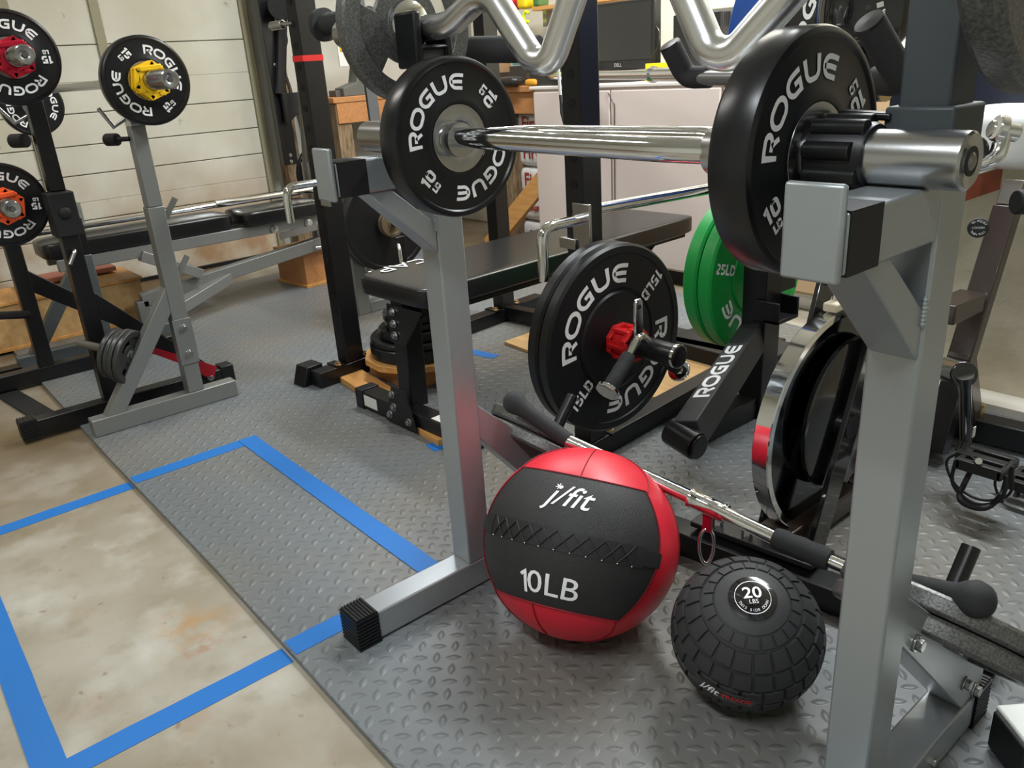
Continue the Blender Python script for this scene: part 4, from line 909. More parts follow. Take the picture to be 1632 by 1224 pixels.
def pedal(c):
    c = V3(c); pd = part('pedal', B().box(c.x - .045, c.x + .045, c.y - .045, c.y - .028, c.z - .012, c.z + .012).box(c.x - .045, c.x + .045, c.y + .028, c.y + .045, c.z - .012, c.z + .012).box(c.x - .048, c.x - .036, c.y - .045, c.y + .045, c.z - .01, c.z + .01).box(c.x + .036, c.x + .048, c.y - .045, c.y + .045, c.z - .01, c.z + .01).box(c.x - .06, c.x + .04, c.y - .012, c.y + .012, c.z - .012, c.z + .012), M('pedal_black', (.03, .03, .03), .4, .4), t, bevel=.002)
    part('toe_cage', B().tube(fillet([c + V3((-.03, .05, .0)), c + V3((-.04, .02, -.06)), c + V3((-.03, -.05, -.085)), c + V3((.03, -.05, -.085)), c + V3((.04, .02, -.06)), c + V3((.03, .05, 0))], .03), .006, 12).tube(fillet([c + V3((-.05, -.03, 0)), c + V3((-.055, -.03, -.06)), c + V3((0, -.03, -.095)), c + V3((.055, -.03, -.06)), c + V3((.05, -.03, 0))], .03), .004, 12), blackm, pd)
    part('toe_strap', B().tube(fillet([c + V3((-.05, .0, .01)), c + V3((-.085, .0, -.02)), c + V3((-.06, .0, -.075)), c + V3((.0, .0, -.095)), c + V3((.06, .0, -.06)), c + V3((.05, .0, .01))], .03), .003, 10), strap, pd)
    return pd
pedal((-0.5600, 1.7340, 0.1457)); pedal((-0.5000, 1.8678, 0.0663))
part('pedal_axle', B().cyl(c3, V3((-0.5600, 1.6887, 0.1673)), .007, 16), chrome, t)
# glossy housing and ROGUE plate above
# handlebar fittings at upper right
t = thing('bike_fitting', 'chrome clamp and bent chrome tube right of the near sleeve end', 'clamp', (-0.4899, 1.3520, 0.8483))
part('clamp', B().cyl((-0.5046, 1.3452, 0.8665), (-0.4766, 1.3745, 0.8579), .013, 24).cyl((-0.4961, 1.3402, 0.8689), (-0.4871, 1.3492, 0.8655), .019, 24), chrome, t, bevel=.002)
part('bent_tube', B().tube(fillet([(-0.4903, 1.3568, 0.8568), (-0.4872, 1.3420, 0.8271), (-0.5109, 1.3396, 0.8154), (-0.5347, 1.3433, 0.8139)], .02), .012, 20), chrome, t)
part('end_knob', B().ball((-0.5220, 1.3383, 0.8353), .022, 28), blackp, t)
# white topped workbench edge at right
b = B(); p1 = V3((-0.8123, 2.0724, 0.7235)); 
t = thing('side_table', 'white-topped table with red-brown apron behind the near silver post', 'table', (-.75, 2.15, 0))
A_ = V3((-0.8195, 2.1240, 0.6835)); B__ = V3((-0.8177, 2.3534, 0.6700)); B__.z = A_.z; dv = (B__ - A_).normalized(); B__ = A_ + dv * .12
part('apron', B().beam(A_ - dv * .1 - V3((0, 0, .028)), B__ + dv * .03 - V3((0, 0, .028)), .02, .056), redw, t, bevel=.001)
sdv = V3((-dv.y, dv.x, 0)); sdv = sdv if sdv.y > 0 else -sdv
b = B(); a0 = A_ - dv * .12; a1 = B__ + dv * .5
b.prism([(0, 0), ((a1 - a0).length, 0), ((a1 - a0).length, .16), (.0, .16)], a0 - sdv * .012, dv, sdv, .012); part('top', b, whitep, t, bevel=.002)
for q in (-.01, (a1 - a0).length - .05): part('leg', B().beam(a0 + dv * q + sdv * .12 - V3((0, 0, a0.z)), a0 + dv * q + sdv * .12 - V3((0, 0, .0)), .04, .04, up=dv), whitep, t)
wc = V3((-0.7946, 2.2677, 0.7269)); b = B().puff((wc.x, wc.y, A_.z + .075), (.26, .2, .148), .5, 32); solo('white_cushion', b, whitep, 'white rounded cushion lying on the white-topped table at the right edge', 'cushion')
nb = V3((-0.8706, 2.3900, 0.8144)); b = B().box(nb.x - .3, nb.x + .9, 2.385, 2.419, nb.z - .04, nb.z + .12); solo('wall_shelf_board', b, M('navy_board', (.012, .014, .03), .5), 'dark navy board on the wall under the right iron plate', 'board', bevel=.002)
t = thing('level_foot', 'black screw knob hanging under the side table edge', 'knob', (-0.5655, 1.6794, 0.7010))
part('knob', B().cyl((-0.5489, 1.6227, 0.7142), (-0.5185, 1.6585, 0.7113), .022, 24), blackm, t, bevel=.003)
# white framed machine foot, bottom right corner
t = thing('white_frame_foot', 'white square tube frame with black end plug at the bottom right corner', 'frame', (-0.2696, 1.1103, 0.0000))
f0 = V3((-0.2558, 1.0715, 0.0500)); fd = V3((.62, .78, 0)).normalized()
part('tube', B().beam(f0 - V3((0, 0, 0)), f0 + fd * .5, .085, .075), whitep, t, bevel=.004)
part('end_plug', B().beam(f0 - fd * .006, f0 + fd * .003, .074, .064), blackm, t, bevel=.003)
# ================================================================ FAR LEFT STANDS
def far_stand(label, x1, yb, ytop, mat, z1, y0, y1, diag_to='near', group=None, gusset=True, pegs=True):
    w_ = .05; x0 = x1 - w_; t = thing('squat_stand', label, 'squat stand', (x1 - w_ / 2, yb, 0), group=group)
    part('post', B().box(x0, x1, yb, yb + w_, .055 + MZ, z1 * .74), mat, t, bevel=.003)
    part('post', B().box(x0 + .003, x1 - .003, yb + .003, yb + w_ - .003, z1 * .74, z1), mat if mat is greyp else blackp, t, bevel=.003)
    part('foot_beam', B().box(x0, x1, y0, y1, MZ, .055 + MZ), mat, t, bevel=.003)
    ys = yb if diag_to == 'near' else yb + w_; ye = y0 + .04 if diag_to == 'near' else y1 - .04; sg = -1 if diag_to == 'near' else 1
    part('brace', B().prism([(ys, .42), (ys, .34), (ye - sg * .055, .06), (ye, .06)], (x0 + .002, 0, 0), (0, 1, 0), (0, 0, 1), w_ - .004), mat, t, bevel=.002)
    if gusset:
        part('splice_plate', B().box(x1, x1 + .004, yb - .004, yb + w_ + .004, .165, .315), mat, t, bevel=.001)
        for q in (.20, .285): bolt(t, (x1 + .004, yb + w_ / 2, q), (1, 0, 0), .009)
    if pegs:
        for q in (.62, .44): part('safety_peg', B().beam((x0 + .02, yb + w_, z1 * q / .9), (x0 + .02, yb + w_ + .045, z1 * q / .9 + .06), .008, .016), mat, t)
    return t
s1 = far_stand('far grey upright stand under the yellow-collared plate', -2.585, .735, 0, greyp, .90, .436, .893, group='far pair of grey squat stands')
part('lock_knob', B().cyl((-2.64, .71, .865), (-2.675, .69, .865), .018, 16).cyl((-2.61, .735, .865), (-2.64, .71, .865), .007, 12), blackm, s1, bevel=.002)
part('saddle_pin', B().tube([(-2.61, .735, .92), (-2.61, .70, .90), (-2.61, .67, .955)], .006, 12).box(-2.64, -2.58, .74, .80, .90, .925), steel, s1)
far_stand('rear grey stand with slanted brace left of the black stand, under the long bench', -3.50, .70, 0, M('blue_grey_paint', (.10, .115, .12), .4, .3), .55, .40, 1.0, group='far pair of grey squat stands', gusset=False, pegs=False)
s2 = far_stand('black upright stand with collar and chrome pull pin under the red-collared plate', -2.735, .515, 0, blackp, .99, .285, .935, 'far', gusset=False, pegs=False)
part('foot_cap', ribcap(-2.787, -2.733, .268, .315, MZ, .072, 8), rubber, s2)
part('foot_cap', B().box(-2.788, -2.732, .90, .945, MZ, .075), rubber, s2, bevel=.003)
part('collar', B().box(-2.797, -2.723, .503, .577, .60, .73), blackm, s2, bevel=.004)
part('collar_bolt', B().ball((-2.722, .54, .67), .018, 20, (.5, 1, 1)), blackm, s2)
part('pull_pin', B().tube(fillet([(-2.735, .54, .56), (-2.70, .535, .56), (-2.69, .51, .525)], .01), .006, 12), steel, s2)
part('saddle_lip', B().tube([(-2.76, .515, .945), (-2.76, .48, .93), (-2.76, .44, .985)], .006, 12), steel, s2)
part('lock_knob', B().cyl((-2.79, .50, .88), (-2.83, .475, .88), .02, 16), blackm, s2)
part('red_guide_plate', B().prism([(.585, .262), (.585, .275), (.885, .085), (.87, .05), (.84, .06), (.80, .105)], (-2.73, 0, 0), (0, 1, 0), (0, 0, 1), .006), M('dark_red_paint', hexc(150, 14, 30), .4), s2, label='red guide plate')
for k, q in enumerate(((.86, .05), (.80, .045))): bolt(s2, (-2.733, q[0], q[1]), (1, 0, 0), .009)
s3 = far_stand('rear black stand with slanted brace at the left photo edge', -3.30, .44, 0, blackp, .72, .10, .95, 'far', gusset=False, pegs=False)
part('plate_peg', B().cyl((-3.30, .45, .27), (-3.14, .30, .33), .0145, 20), blackp, s3, bevel=.001)
s4 = thing('wall_rack_post', 'black slanted post rising along the left photo edge', 'post', (-3.6, .16, 0))
part('post', B().box(-3.5, -3.44, .17, .23, MZ, .96), blackp, s4, bevel=.003); part('foot', B().box(-3.5, -3.44, .0, .40, 0, .05), blackp, s4, bevel=.002)
# iron plates on a peg of the far grey stand
pg = V3((-2.62, .585, .215)); 
part('plate_peg', B().cyl((-2.60, .60, .235), (-2.73, .485, .275), .0125, 20), M('worn_black', (.12, .11, .09), .5, .3), s1, bevel=.001)
axp = (V3((-2.73, .485, .275)) - V3((-2.60, .60, .235))).normalized()
for k, rr in enumerate((.085, .085, .078, .078)):
    c = V3((-2.60, .60, .225)) + axp * (.012 + .018 * k)
    iron_plate('iron_weight_plate', ('innermost', 'second', 'third', 'outermost')[k] + ' small grey iron plate on the far grey stand peg', c, axp, rr, .016, 'small iron plates on the far stand peg', mat=M('grey_iron', (.06, .063, .06), .35, .5), phase=50 * k, hole=.0135)
# bars with coloured clamps
def end_clamp(label, c, mat, r=.045):
    t = thing('barbell_collar', label, 'collar', c); c = V3(c)
    hexp = [(r * cos(radians(60 * k + 20)), r * sin(radians(60 * k + 20))) for k in range(6)]
    bb = B()
    for k in range(6):
        a = hexp[k]; d_ = hexp[(k + 1) % 6]
        for dx in (.006, .034): bb.beam(c + V3((dx, a[0], a[1])), c + V3((dx, d_[0], d_[1])), .014, .012, up=(1, 0, 0), ext=.004)
    bb.lathe([(.0255, .0), (.0255, .04), (.036, .04), (.036, .0)], c, (1, 0, 0), 32)
    part('clamp_body', bb, mat, t, bevel=.001)
    for a in (50, 130, 220, 300): part('clamp_rib', B().beam(c + V3((0, (r - .004) * cos(radians(a)), (r - .004) * sin(radians(a)))), c + V3((.042, (r - .004) * cos(radians(a)), (r - .004) * sin(radians(a)))), .018, .010), mat, t, bevel=.002)
    part('latch', B().beam(c + V3((.042, -.03, .03)), c + V3((.042, .03, .035)), .012, .014), mat, t, bevel=.003)
    return t
def loaded_bar(label, x, y, z, out, back=-3.9, r=.014, dx=.25):
    t = thing('barbell', label, 'barbell', (x - .5, y, z - .025))
    part('sleeve', B().lathe([(.0001, out - .002), (.008, out - .002), (.011, out), (.022, out), (.025, out - .004), (.025, -dx)], (x, y, z), (1, 0, 0), 40), steel, t)
    part('end_bolt', B().cyl((x + out - .001, y, z), (x + out + .002, y, z), .007, 6), dsteel, t)
    part('shaft', B().cyl((x - dx, y, z), (back, y, z), r, 24), steel, t); part('collar_ring', B().cyl((x - dx, y, z), (x - dx - .012, y, z), .032, 28), steel, t)
    return t
loaded_bar('steel barbell through the yellow-collared plate at upper left', -2.50, .787, 1.018, .185, -3.9)
change_plate((-2.50, .787, 1.018), .119, 33, '15', .054, 'black fifteen pound plate with yellow collar at upper left', .04)
end_clamp('yellow clamp collar on the upper left black plate', (-2.499, .787, 1.018), yelpl)
loaded_bar('steel barbell through the red-collared plate at the top left edge', -2.62, .490, 1.096, .165, -3.9)
change_plate((-2.62, .490, 1.096), .120, 88, '15', .054, 'black fifteen pound plate with red collar cut by the left edge, topmost', .04)
end_clamp('red anodised clamp collar on the topmost left plate', (-2.619, .490, 1.096), redal)
loaded_bar('steel barbell through the orange-collared plate at the left edge', -2.79, .400, .708, .125, -3.8)
change_plate((-2.79, .400, .708), .120, 84, '15', .052, 'black fifteen pound plate with orange collar cut by the left edge, lower one', .04)
end_clamp('orange clamp collar on the lower left plate', (-2.789, .400, .708), orgpl)
yb_ = V3((-3.9227, 0.7626, 0.9625)); change_plate((yb_.x, yb_.y, yb_.z), .119, 10, '15', .04, 'small-looking black plate peeking from behind the red-collared plate', .04)
# ================================================================ LONG BENCH BY THE GARAGE DOOR
t = thing('incline_bench', 'long black padded bench on grey frame in front of the cream garage door', 'bench', (-3.7, 1.3, 0))
b = B(); b.puff((-3.82, 1.02, .405), (.24, .80, .075), .22, 56); part('back_pad', b, vinyl, t)
b = B(); b.puff((-3.80, 1.66, .405), (.26, .42, .07), .25, 56); part('seat_pad', b, vinyl, t)
b = B(); b.puff((-3.80, 2.02, .41), (.24, .22, .07), .3, 40); part('seat_pad', b, vinyl, t)
part('frame_rail', B().beam((-3.72, .66, .345), (-3.72, 2.2, .345), .03, .05), greyp, t, bevel=.003)
part('frame_rail', B().beam((-3.92, .66, .345), (-3.92, 2.2, .345), .03, .05), greyp, t, bevel=.003)
part('main_beam', B().beam((-3.74, .95, .13), (-3.74, 2.25, .27), .05, .06), greyp, t, bevel=.003)
part('strut', B().beam((-3.70, .98, .33), (-3.70, 1.22, .20), .045, .045), greyp, t, bevel=.003)
part('strut', B().beam((-3.60, .95, .06), (-3.74, 1.35, .15), .07, .05), greyp, t, bevel=.003)
part('leg', B().beam((-3.74, 2.12, MZ), (-3.74, 2.12, .32), .05, .05, up=(0, 1, 0)), greyp, t, bevel=.003)
part('leg', B().beam((-3.74, .95, MZ), (-3.74, .95, .13), .05, .05, up=(0, 1, 0)), greyp, t, bevel=.003)
part('adjust_ladder', B().beam((-3.70, 1.62, .30), (-3.70, 2.05, .33), .01, .03), steel, t)
for q in (1.60, 1.78, 2.05): bolt(t, (-3.70, q, .34), (1, 0, 0), .014, chrome)
part('selector_pin', B().cyl((-3.70, 1.83, .33), (-3.66, 1.83, .22), .007).cyl((-3.70, 1.80, .215), (-3.66, 1.87, .215), .012), chrome, t)
t = thing('barbell', 'thin chrome barbell lying along the top of the long bench by the garage door', 'barbell', (-3.86, 1.3, .45))
part('shaft', B().cyl((-3.905, .60, .462), (-3.905, 1.42, .462), .012, 24), chrome, t); part('sleeve', B().cyl((-3.905, 1.42, .466), (-3.905, 2.05, .466), .018, 24).cyl((-3.905, .80, .462), (-3.905, .83, .462), .018, 24), chrome, t)
# wooden boxes
def crate(name, label, c, s, rz, mat, rim=True, cat='box'):
    Rz = Matrix.Rotation(rz, 3, 'Z'); t = thing(name, label, cat, c, Rz); sx, sy, sz = s
    part('panel', B().box(-sx / 2, sx / 2, -sy / 2, sy / 2, 0, sz), mat, t, local=True, bevel=.002)
    e = .008; part('rim', B().box(-sx / 2 - e, sx / 2 + e, -sy / 2 - e, sy / 2 + e, 0.0, .014).box(-sx / 2 - e, sx / 2 + e, -sy / 2 - e, sy / 2 + e, sz, sz + .012), pine if rim else mat, t, local=True, bevel=.001)
    return t
wbx = V3((-3.7727, 1.8323, 0.0120)); crate('wooden_box', 'plywood box on the mat behind the left rack upright', (wbx.x - .12, wbx.y + .02, MZ), (.26, .24, .17), radians(6), oak)
wb2 = V3((-3.9467, 0.5447, 0.0000)); crate('wooden_box', 'wide plywood box on concrete at the left behind the black stands', (-4.0, .62, MZ), (.30, .75, .19), radians(0), ply)
crate('wooden_box', 'dark plywood box cut by the left photo edge', (-3.95, .02, 0), (.4, .36, .24), radians(-8), oak)
b = B().beam((-4.10, .55, .235), (-4.10, .95, .235), .14, .02); solo('pink_board', b, M('pink_board', hexc(168, 104, 84), .7), 'pinkish board lying on the wide plywood box at the left', 'board', bevel=.002)
t = thing('leather_strap', 'dark worn leather strap hanging behind the black posts at the left', 'strap', (-4.5, .45, 0))
part('band', B().beam((-4.55, .36, .02), (-4.6, .30, .50), .12, .012, up=(1, 0, 0)), M('worn_leather', (.06, .05, .04), .7, vary=(12, (.2, .17, .13), .8)), t)
b = B().box(-4.745, -4.735, .90, 1.02, .30, .47); solo('door_window_patch', b, M('smoked_pane', hexc(112, 118, 112), .3, vary=(20, hexc(170, 172, 160), .7)), 'small grey patched pane low in the garage door', 'pane')
# ================================================================ THINGS ALONG THE LEFT WALL
t = thing('folding_wall_rack', 'tall black folding rack arm on the wall beside the garage door', 'wall rack', (-4.6, 2.15, .4))
wa = V3((-4.5500, 2.1182, 1.4017)); wb_ = V3((-4.5500, 2.1274, 0.5363))
part('arm', B().beam(wa + V3((0, 0, .3)), wb_, .05, .085, up=(0, 1, 0)), blackp, t, bevel=.003)
part('arm', B().beam(V3((-4.5000, 2.2161, 1.4275)), V3((-4.5000, 2.1141, 0.9212)), .035, .05, up=(0, 1, 0)), blackm, t, bevel=.003)
part('catch', B().prism([(0, -.05), (.11, .03), (.13, .09), (.10, .12), (0, .12)], V3((-4.5000, 2.1122, 0.8048)), (0, 1, 0), (0, 0, 1), .03), blackm, t, bevel=.004)
for q in (wa.lerp(wb_, .38), wa.lerp(wb_, .5), wa.lerp(wb_, .94), wa.lerp(wb_, .98)): bolt(t, q + V3((.026, 0, 0)), (1, 0, 0), .008, steel)
part('pulley', B().cyl(V3((-4.4500, 2.1733, 1.3618)), V3((-4.4000, 2.1489, 1.3577)), .07, 28), blackm, t, bevel=.004)
t = thing('hanging_cord', 'knobbly brown cord hanging on the weathered stud beside the garage door', 'cord', (-4.6000, 2.2212, 1.0831))
part('cord', B().tube(fillet([(-4.6000, 2.2700, 1.4212), (-4.6000, 2.2416, 1.2621), (-4.6000, 2.2491, 1.1970), (-4.6000, 2.2042, 1.1168), (-4.6000, 2.2047, 1.0341), (-4.6000, 2.2245, 0.9490), (-4.6000, 2.2282, 0.8807)], .02), .010, 10), M('brown_cord', (.06, .045, .035), .8), t)
t = thing('barbell', 'dark steel bar standing upright against the pale wall left of the power rack', 'barbell', (-4.3000, 2.1031, 0.5506))
q0 = V3((-4.3000, 2.1796, 1.3787)); q1 = V3((-4.3000, 2.1054, 0.5639)); part('shaft', B().cyl(q0 + (q0 - q1) * 1.0, q1, .0165, 20), M('dark_bar', (.14, .13, .11), .35, .9), t); part('sleeve', B().cyl(q1, q1 - V3((0, 0, .42)), .026, 24), dsteel, t)
pq = V3((-4.6400, 2.3683, 0.4548)); part('storage_peg', B().cyl((XL, pq.y, pq.z), (pq.x + .03, pq.y, pq.z), .02, 20), blackp, bpy.data.objects['folding_wall_rack']); change_plate((pq.x, pq.y, pq.z), .16, 165, '10', .05, 'dark plate half hidden behind the middle stand arm plate', .04)
# workbench along left wall and back
t = thing('workbench', 'L-shaped wooden workbench along the back left corner', 'workbench', (-4.3, 2.9, 0))
wz = .885
part('top', B().box(XL + .01, -4.25, 2.30, 3.40, wz - .03, wz), oak, t, bevel=.003); part('top', B().box(-4.25, -3.28, 2.98, 3.40, wz - .03, wz), oak, t, bevel=.003)
part('apron', B().box(-4.28, -4.255, 2.32, 3.0, wz - .14, wz - .03), oak, t, bevel=.002); part('apron', B().box(-4.25, -3.28, 3.0, 3.025, wz - .14, wz - .03), oak, t, bevel=.002)
for x, y in ((-4.31, 2.36), (-4.31, 3.0), (-3.62, 3.06)): part('leg', B().box(x - .045, x + .045, y - .045, y + .045, 0, wz - .03), oldw, t, bevel=.003)
# pellet bags below the bench
labs = ('topmost', 'second highest', 'third', 'fourth', 'lowest')
for k in range(5):
    zc = .082 + .150 * (4 - k)
    t = thing('pellet_bag', labs[k] + ' white bag with red print in the stack under the workbench', 'bag', (-3.42, 3.2, zc - .06), group='white bags under the workbench')
    part('bag', B().puff((-3.42 + .015 * (k % 2), 3.22, zc), (.52, .34, .158), .4, 48), bagm, t)
    b = B(); fonttext(b, 'Fire' if k < 3 else 'Dust', .10 if k < 3 else .05, lambda x, y: V3((-3.47 + x, 3.0445 + (abs(x) * .05), zc + .005 + y)), off=.002); part('lettering', b, bagr if k < 4 else scr, t)
    part('badge', B().cyl((-3.30, 3.052, zc + .02), (-3.30, 3.046, zc + .02), .036, 28), bagy if k == 1 else bagr, t)
b = B().beam((-3.7202, 2.9000, 0.0168), (-3.1613, 2.9000, 0.4753), .03, .10); solo('wood_plank', b, pine, 'pine board leaning diagonally in front of the white bags', 'plank', bevel=.002)
b = B().puff((-3.38, 3.22, .80), (.5, .3, .06), .6, 36); solo('grey_tarp', b, M('grey_tarp', (.09, .09, .09), .6, bump=(25, .6, .02)), 'dark grey folded tarp on top of the white bags', 'tarp')
# cabinets
t = thing('base_cabinet', 'beige two-door base cabinet below the computer monitor', 'cabinet', (-2.72, 3.1, 0))
part('body', B().box(-3.24, -2.10, 2.885, 3.42, .07, .868), cabm, t, bevel=.002)
part('door', B().box(-3.235, -2.715, 2.87, 2.885, .08, .858), cabm, t, bevel=.004); part('door', B().box(-2.705, -2.105, 2.87, 2.885, .08, .858), cabm, t, bevel=.004)
part('toe_kick', B().box(-3.24, -2.10, 2.92, 3.42, 0, .07), blackm, t)
t = thing('base_cabinet', 'tan cabinet behind the spin bike flywheel', 'cabinet', (-1.6, 3.1, 0))
part('body', B().box(-2.095, -1.13, 2.885, 3.42, .07, .868), M('tan_laminate', hexc(196, 166, 130), .5), t, bevel=.002)
for x0, x1 in ((-2.09, -1.62), (-1.61, -1.135)): part('door', B().box(x0, x1, 2.87, 2.885, .08, .858), MATS['tan_laminate'], t, bevel=.004)
part('toe_kick', B().box(-2.095, -1.13, 2.92, 3.42, 0, .07), whitep, t)
b = B().box(-3.27, -1.13, 2.872, 3.43, .8685, .885); solo('countertop', b, M('white_laminate', hexc(214, 206, 198), .4), 'pale countertop across the base cabinets', 'countertop', bevel=.004)
b = B().tube(fillet([(-2.7177, 2.8660, 0.8481), (-2.6951, 2.8620, 0.8211), (-2.6800, 2.8660, 0.7991), (-2.6860, 2.8660, 0.3348)], .01), .0022, 8); solo('loose_wire', b, scr, 'thin bent dark wire hanging in the cabinet door gap', 'wire')
# monitor
cz = .886
t = thing('computer_monitor', 'black computer monitor on the countertop', 'monitor', (-2.78, 3.05, cz)); mr = Matrix.Rotation(radians(-4), 3, 'Z')
m0 = V3((-2.8494, 3.0800, 1.0871)); MX = lambda x, y, z: m0 + V3((x, y, z))
part('case', B().box(m0.x - .225, m0.x + .225, m0.y, m0.y + .045, m0.z - .15, m0.z + .15), scr, t, bevel=.006)
part('screen', B().box(m0.x - .205, m0.x + .205, m0.y - .003, m0.y + .001, m0.z - .105, m0.z + .135), M('glass_black', (.03, .03, .028), .12), t)
b = B(); fonttext(b, 'DELL', .022, lambda x, y: MX(x, -.004, -.127 + y)); part('lettering', b, M('grey_print', (.5, .5, .5), .5), t)
part('stand', B().box(m0.x - .03, m0.x + .03, m0.y + .03, m0.y + .08, cz, m0.z).box(m0.x - .13, m0.x + .13, m0.y - .06, m0.y + .12, cz, cz + .015), scr, t, bevel=.004)
pcx = V3((-2.3121, 3.0200, 1.0433))
t = thing('computer_tower', 'black computer tower on the countertop right of the monitor', 'computer', (pcx.x, pcx.y, cz))
part('case', B().box(pcx.x - .15, pcx.x + .10, pcx.y, pcx.y + .34, cz, cz + .26), M('pc_black', (.018, .018, .019), .5), t, bevel=.004)
part('front_bezel', B().box(pcx.x - .15, pcx.x + .10, pcx.y - .012, pcx.y, cz, cz + .262), scr, t, bevel=.004)
part('top_panel', B().box(pcx.x + .0, pcx.x + .16, pcx.y + .05, pcx.y + .3, cz + .2, cz + .275), M('grey_case', hexc(120, 116, 104), .5), t, bevel=.004)
yc = V3((-2.1053, 2.9700, 0.9884))
t = thing('product_box', 'yellow product box standing right of the computer tower', 'box', (yc.x, yc.y, cz))
part('carton', B().box(yc.x - .045, yc.x + .045, yc.y, yc.y + .05, cz, cz + .14), yelbox, t, bevel=.001)
part('print_band', B().box(yc.x - .045, yc.x + .045, yc.y - .001, yc.y, cz + .075, cz + .086), M('purple_print', hexc(70, 40, 90), .5), t)
part('print_figure', B().prism([(-.02, -.02), (.02, -.02), (.01, .02), (-.005, .03), (-.018, .01)], (yc.x + .01, yc.y - .0005, cz + .035), (1, 0, 0), (0, 0, 1), .001), M('orange_print', hexc(214, 110, 30), .5), t)
bk = V3((-2.5428, 2.9900, 0.9681))
t = thing('hardware_box', 'small yellow and brown carton right of the monitor', 'box', (bk.x, bk.y, cz))
part('carton', B().box(bk.x - .06, bk.x + .06, bk.y, bk.y + .06, cz, cz + .075), yelbox, t, bevel=.001)
part('print_band', B().box(bk.x - .06, bk.x + .06, bk.y - .001, bk.y, cz + .018, cz + .05), M('brown_print', hexc(150, 76, 36), .5), t)
b = B().tube(fillet([(-2.6554, 3.1000, 1.1348), (-2.5943, 3.0800, 1.0920), (-2.5843, 3.0600, 1.0271), (-2.6271, 3.0500, 0.9848), (-2.6308, 3.0500, 0.9370)], .03), .003, 8); solo('monitor_cable', b, scr, 'thin black cable looping beside the monitor', 'cable')
# cluttered shelf
t = thing('wall_shelf', 'pine wall shelf above the workbench clutter', 'shelf', (-3.2, 3.3, 1.15))
sh = V3((-3.5712, 3.2000, 1.2711)); part('board', B().box(-3.55, -2.95, 3.17, 3.44, sh.z - .02, sh.z), pine, t, bevel=.002)
part('bracket', B().box(-3.5, -3.47, 3.2, 3.44, sh.z - .1, sh.z - .02), steel, t)
def blk(c, s, mat, name, label, cat, z=None, e=0, rz=0):
    c = V3(c); z0 = c.z - s[2] / 2 if z is None else z
    b = B()
    if e: b.puff((c.x, c.y, z0 + s[2] / 2), s, e, 24)
    else: b.box(c.x - s[0] / 2, c.x + s[0] / 2, c.y - s[1] / 2, c.y + s[1] / 2, z0, z0 + s[2])
    return solo(name, b, mat, label, cat, bevel=0 if e else .002)
blk((-3.8089, 3.2500, 1.3131), (.09, .08, .07), M('red_jar', hexc(190, 30, 36), .4), 'red_can', 'red tin on the pine wall shelf', 'tin', z=sh.z + .001, e=.5)
blk((-3.6865, 3.2500, 1.3086), (.08, .08, .08), yelbox, 'yellow_can', 'yellow tin on the pine wall shelf', 'tin', z=sh.z + .001, e=.5)
blk((-3.5642, 3.2500, 1.2977), (.06, .08, .06), M('green_jar', hexc(80, 120, 70), .4), 'green_can', 'green tin on the pine wall shelf', 'tin', z=sh.z + .001, e=.5)
wb0 = wz + .0005
blk((-4.0000, 3.1500, 1.1830), (.03, .2, .20), bluep, 'blue_folder', 'blue folder standing among clutter behind the curl bar', 'folder', z=wb0)
blk((-3.9366, 3.1500, 1.1788), (.05, .2, .19), scr, 'black_binder', 'black binder beside the blue folder', 'binder', z=wb0)
blk((-3.8907, 3.2000, 1.1745), (.07, .12, .26), card, 'cardboard_box', 'tall cardboard box behind the curl bar', 'box', z=wb0)
tb_ = blk((-3.5518, 3.1700, 1.0905), (.26, .14, .10), M('dark_case', (.04, .035, .03), .6), 'tool_case', 'dark tool case under the teal lid', 'tool case', z=wb0)
blk((-3.5456, 3.1700, 1.1680), (.24, .12, .05), teal, 'teal_tray', 'teal plastic tray on the dark tool case', 'tray', z=wb0 + .103)
blk((-3.6411, 3.1500, 1.2280), (.12, .1, .07), lpp, 'clear_bag', 'crumpled clear plastic bag on the teal tray', 'bag', z=wb0 + .155, e=.7)
b = B(); c = V3((-3.5629, 3.1400, 1.2252)); b.tube([c + V3((.022 * cos(a), 0, .026 * sin(a))) for a in [pi * .2 + 1.5 * pi * k / 14 for k in range(15)]], .008, 12); solo('neon_strap', b, neon, 'neon yellow loop on the clear bag', 'strap')
# yellow toy body / drill case
nc = V3((-12.5170, 11.6045, 0.9300))
t = thing('cordless_sander', 'bright yellow rounded tool housing on the counter left of the monitor', 'tool', (-3.1, 2.98, cz))
c = V3((-3.2056, 2.9600, 0.9972)); b = B()
b.prism([(-.10, -.02), (-.06, -.005), (-.035, -.03), (.02, -.035), (.05, -.02), (.09, -.01), (.10, .02), (.06, .05), (-.01, .055), (-.06, .035), (-.11, .025), (-.115, .0)], (c.x, c.y + .03, c.z), (1, 0, 0), (0, 0, 1), .06)
part('shell', b, neon, t, bevel=.008); part('base', B().box(c.x - .12, c.x + .12, c.y - .03, c.y + .06, cz, c.z - .015), scr, t, bevel=.006)
part('grille', B().box(c.x - .105, c.x - .065, c.y - .034, c.y - .029, c.z - .015, c.z + .01), M('blue_grille', (.05, .06, .15), .5), t)
blk((-3.5354, 2.9800, 1.0039), (.16, .1, .05), scr, 'black_tools', 'heap of small black tools left of the yellow housing', 'tools', z=cz, e=.6)
blk((-3.3122, 2.9400, 0.9759), (.09, .05, .035), M('amber_plastic', hexc(214, 150, 40), .5), 'amber_tool', 'amber handled tool beside the yellow housing', 'tool', z=cz, e=.6)
blk((-3.9270, 3.2000, 0.9482), (.2, .16, .07), M('dark_box', (.06, .045, .035), .6), 'dark_box', 'dark brown box on the workbench behind the long barbell', 'box', z=wb0)
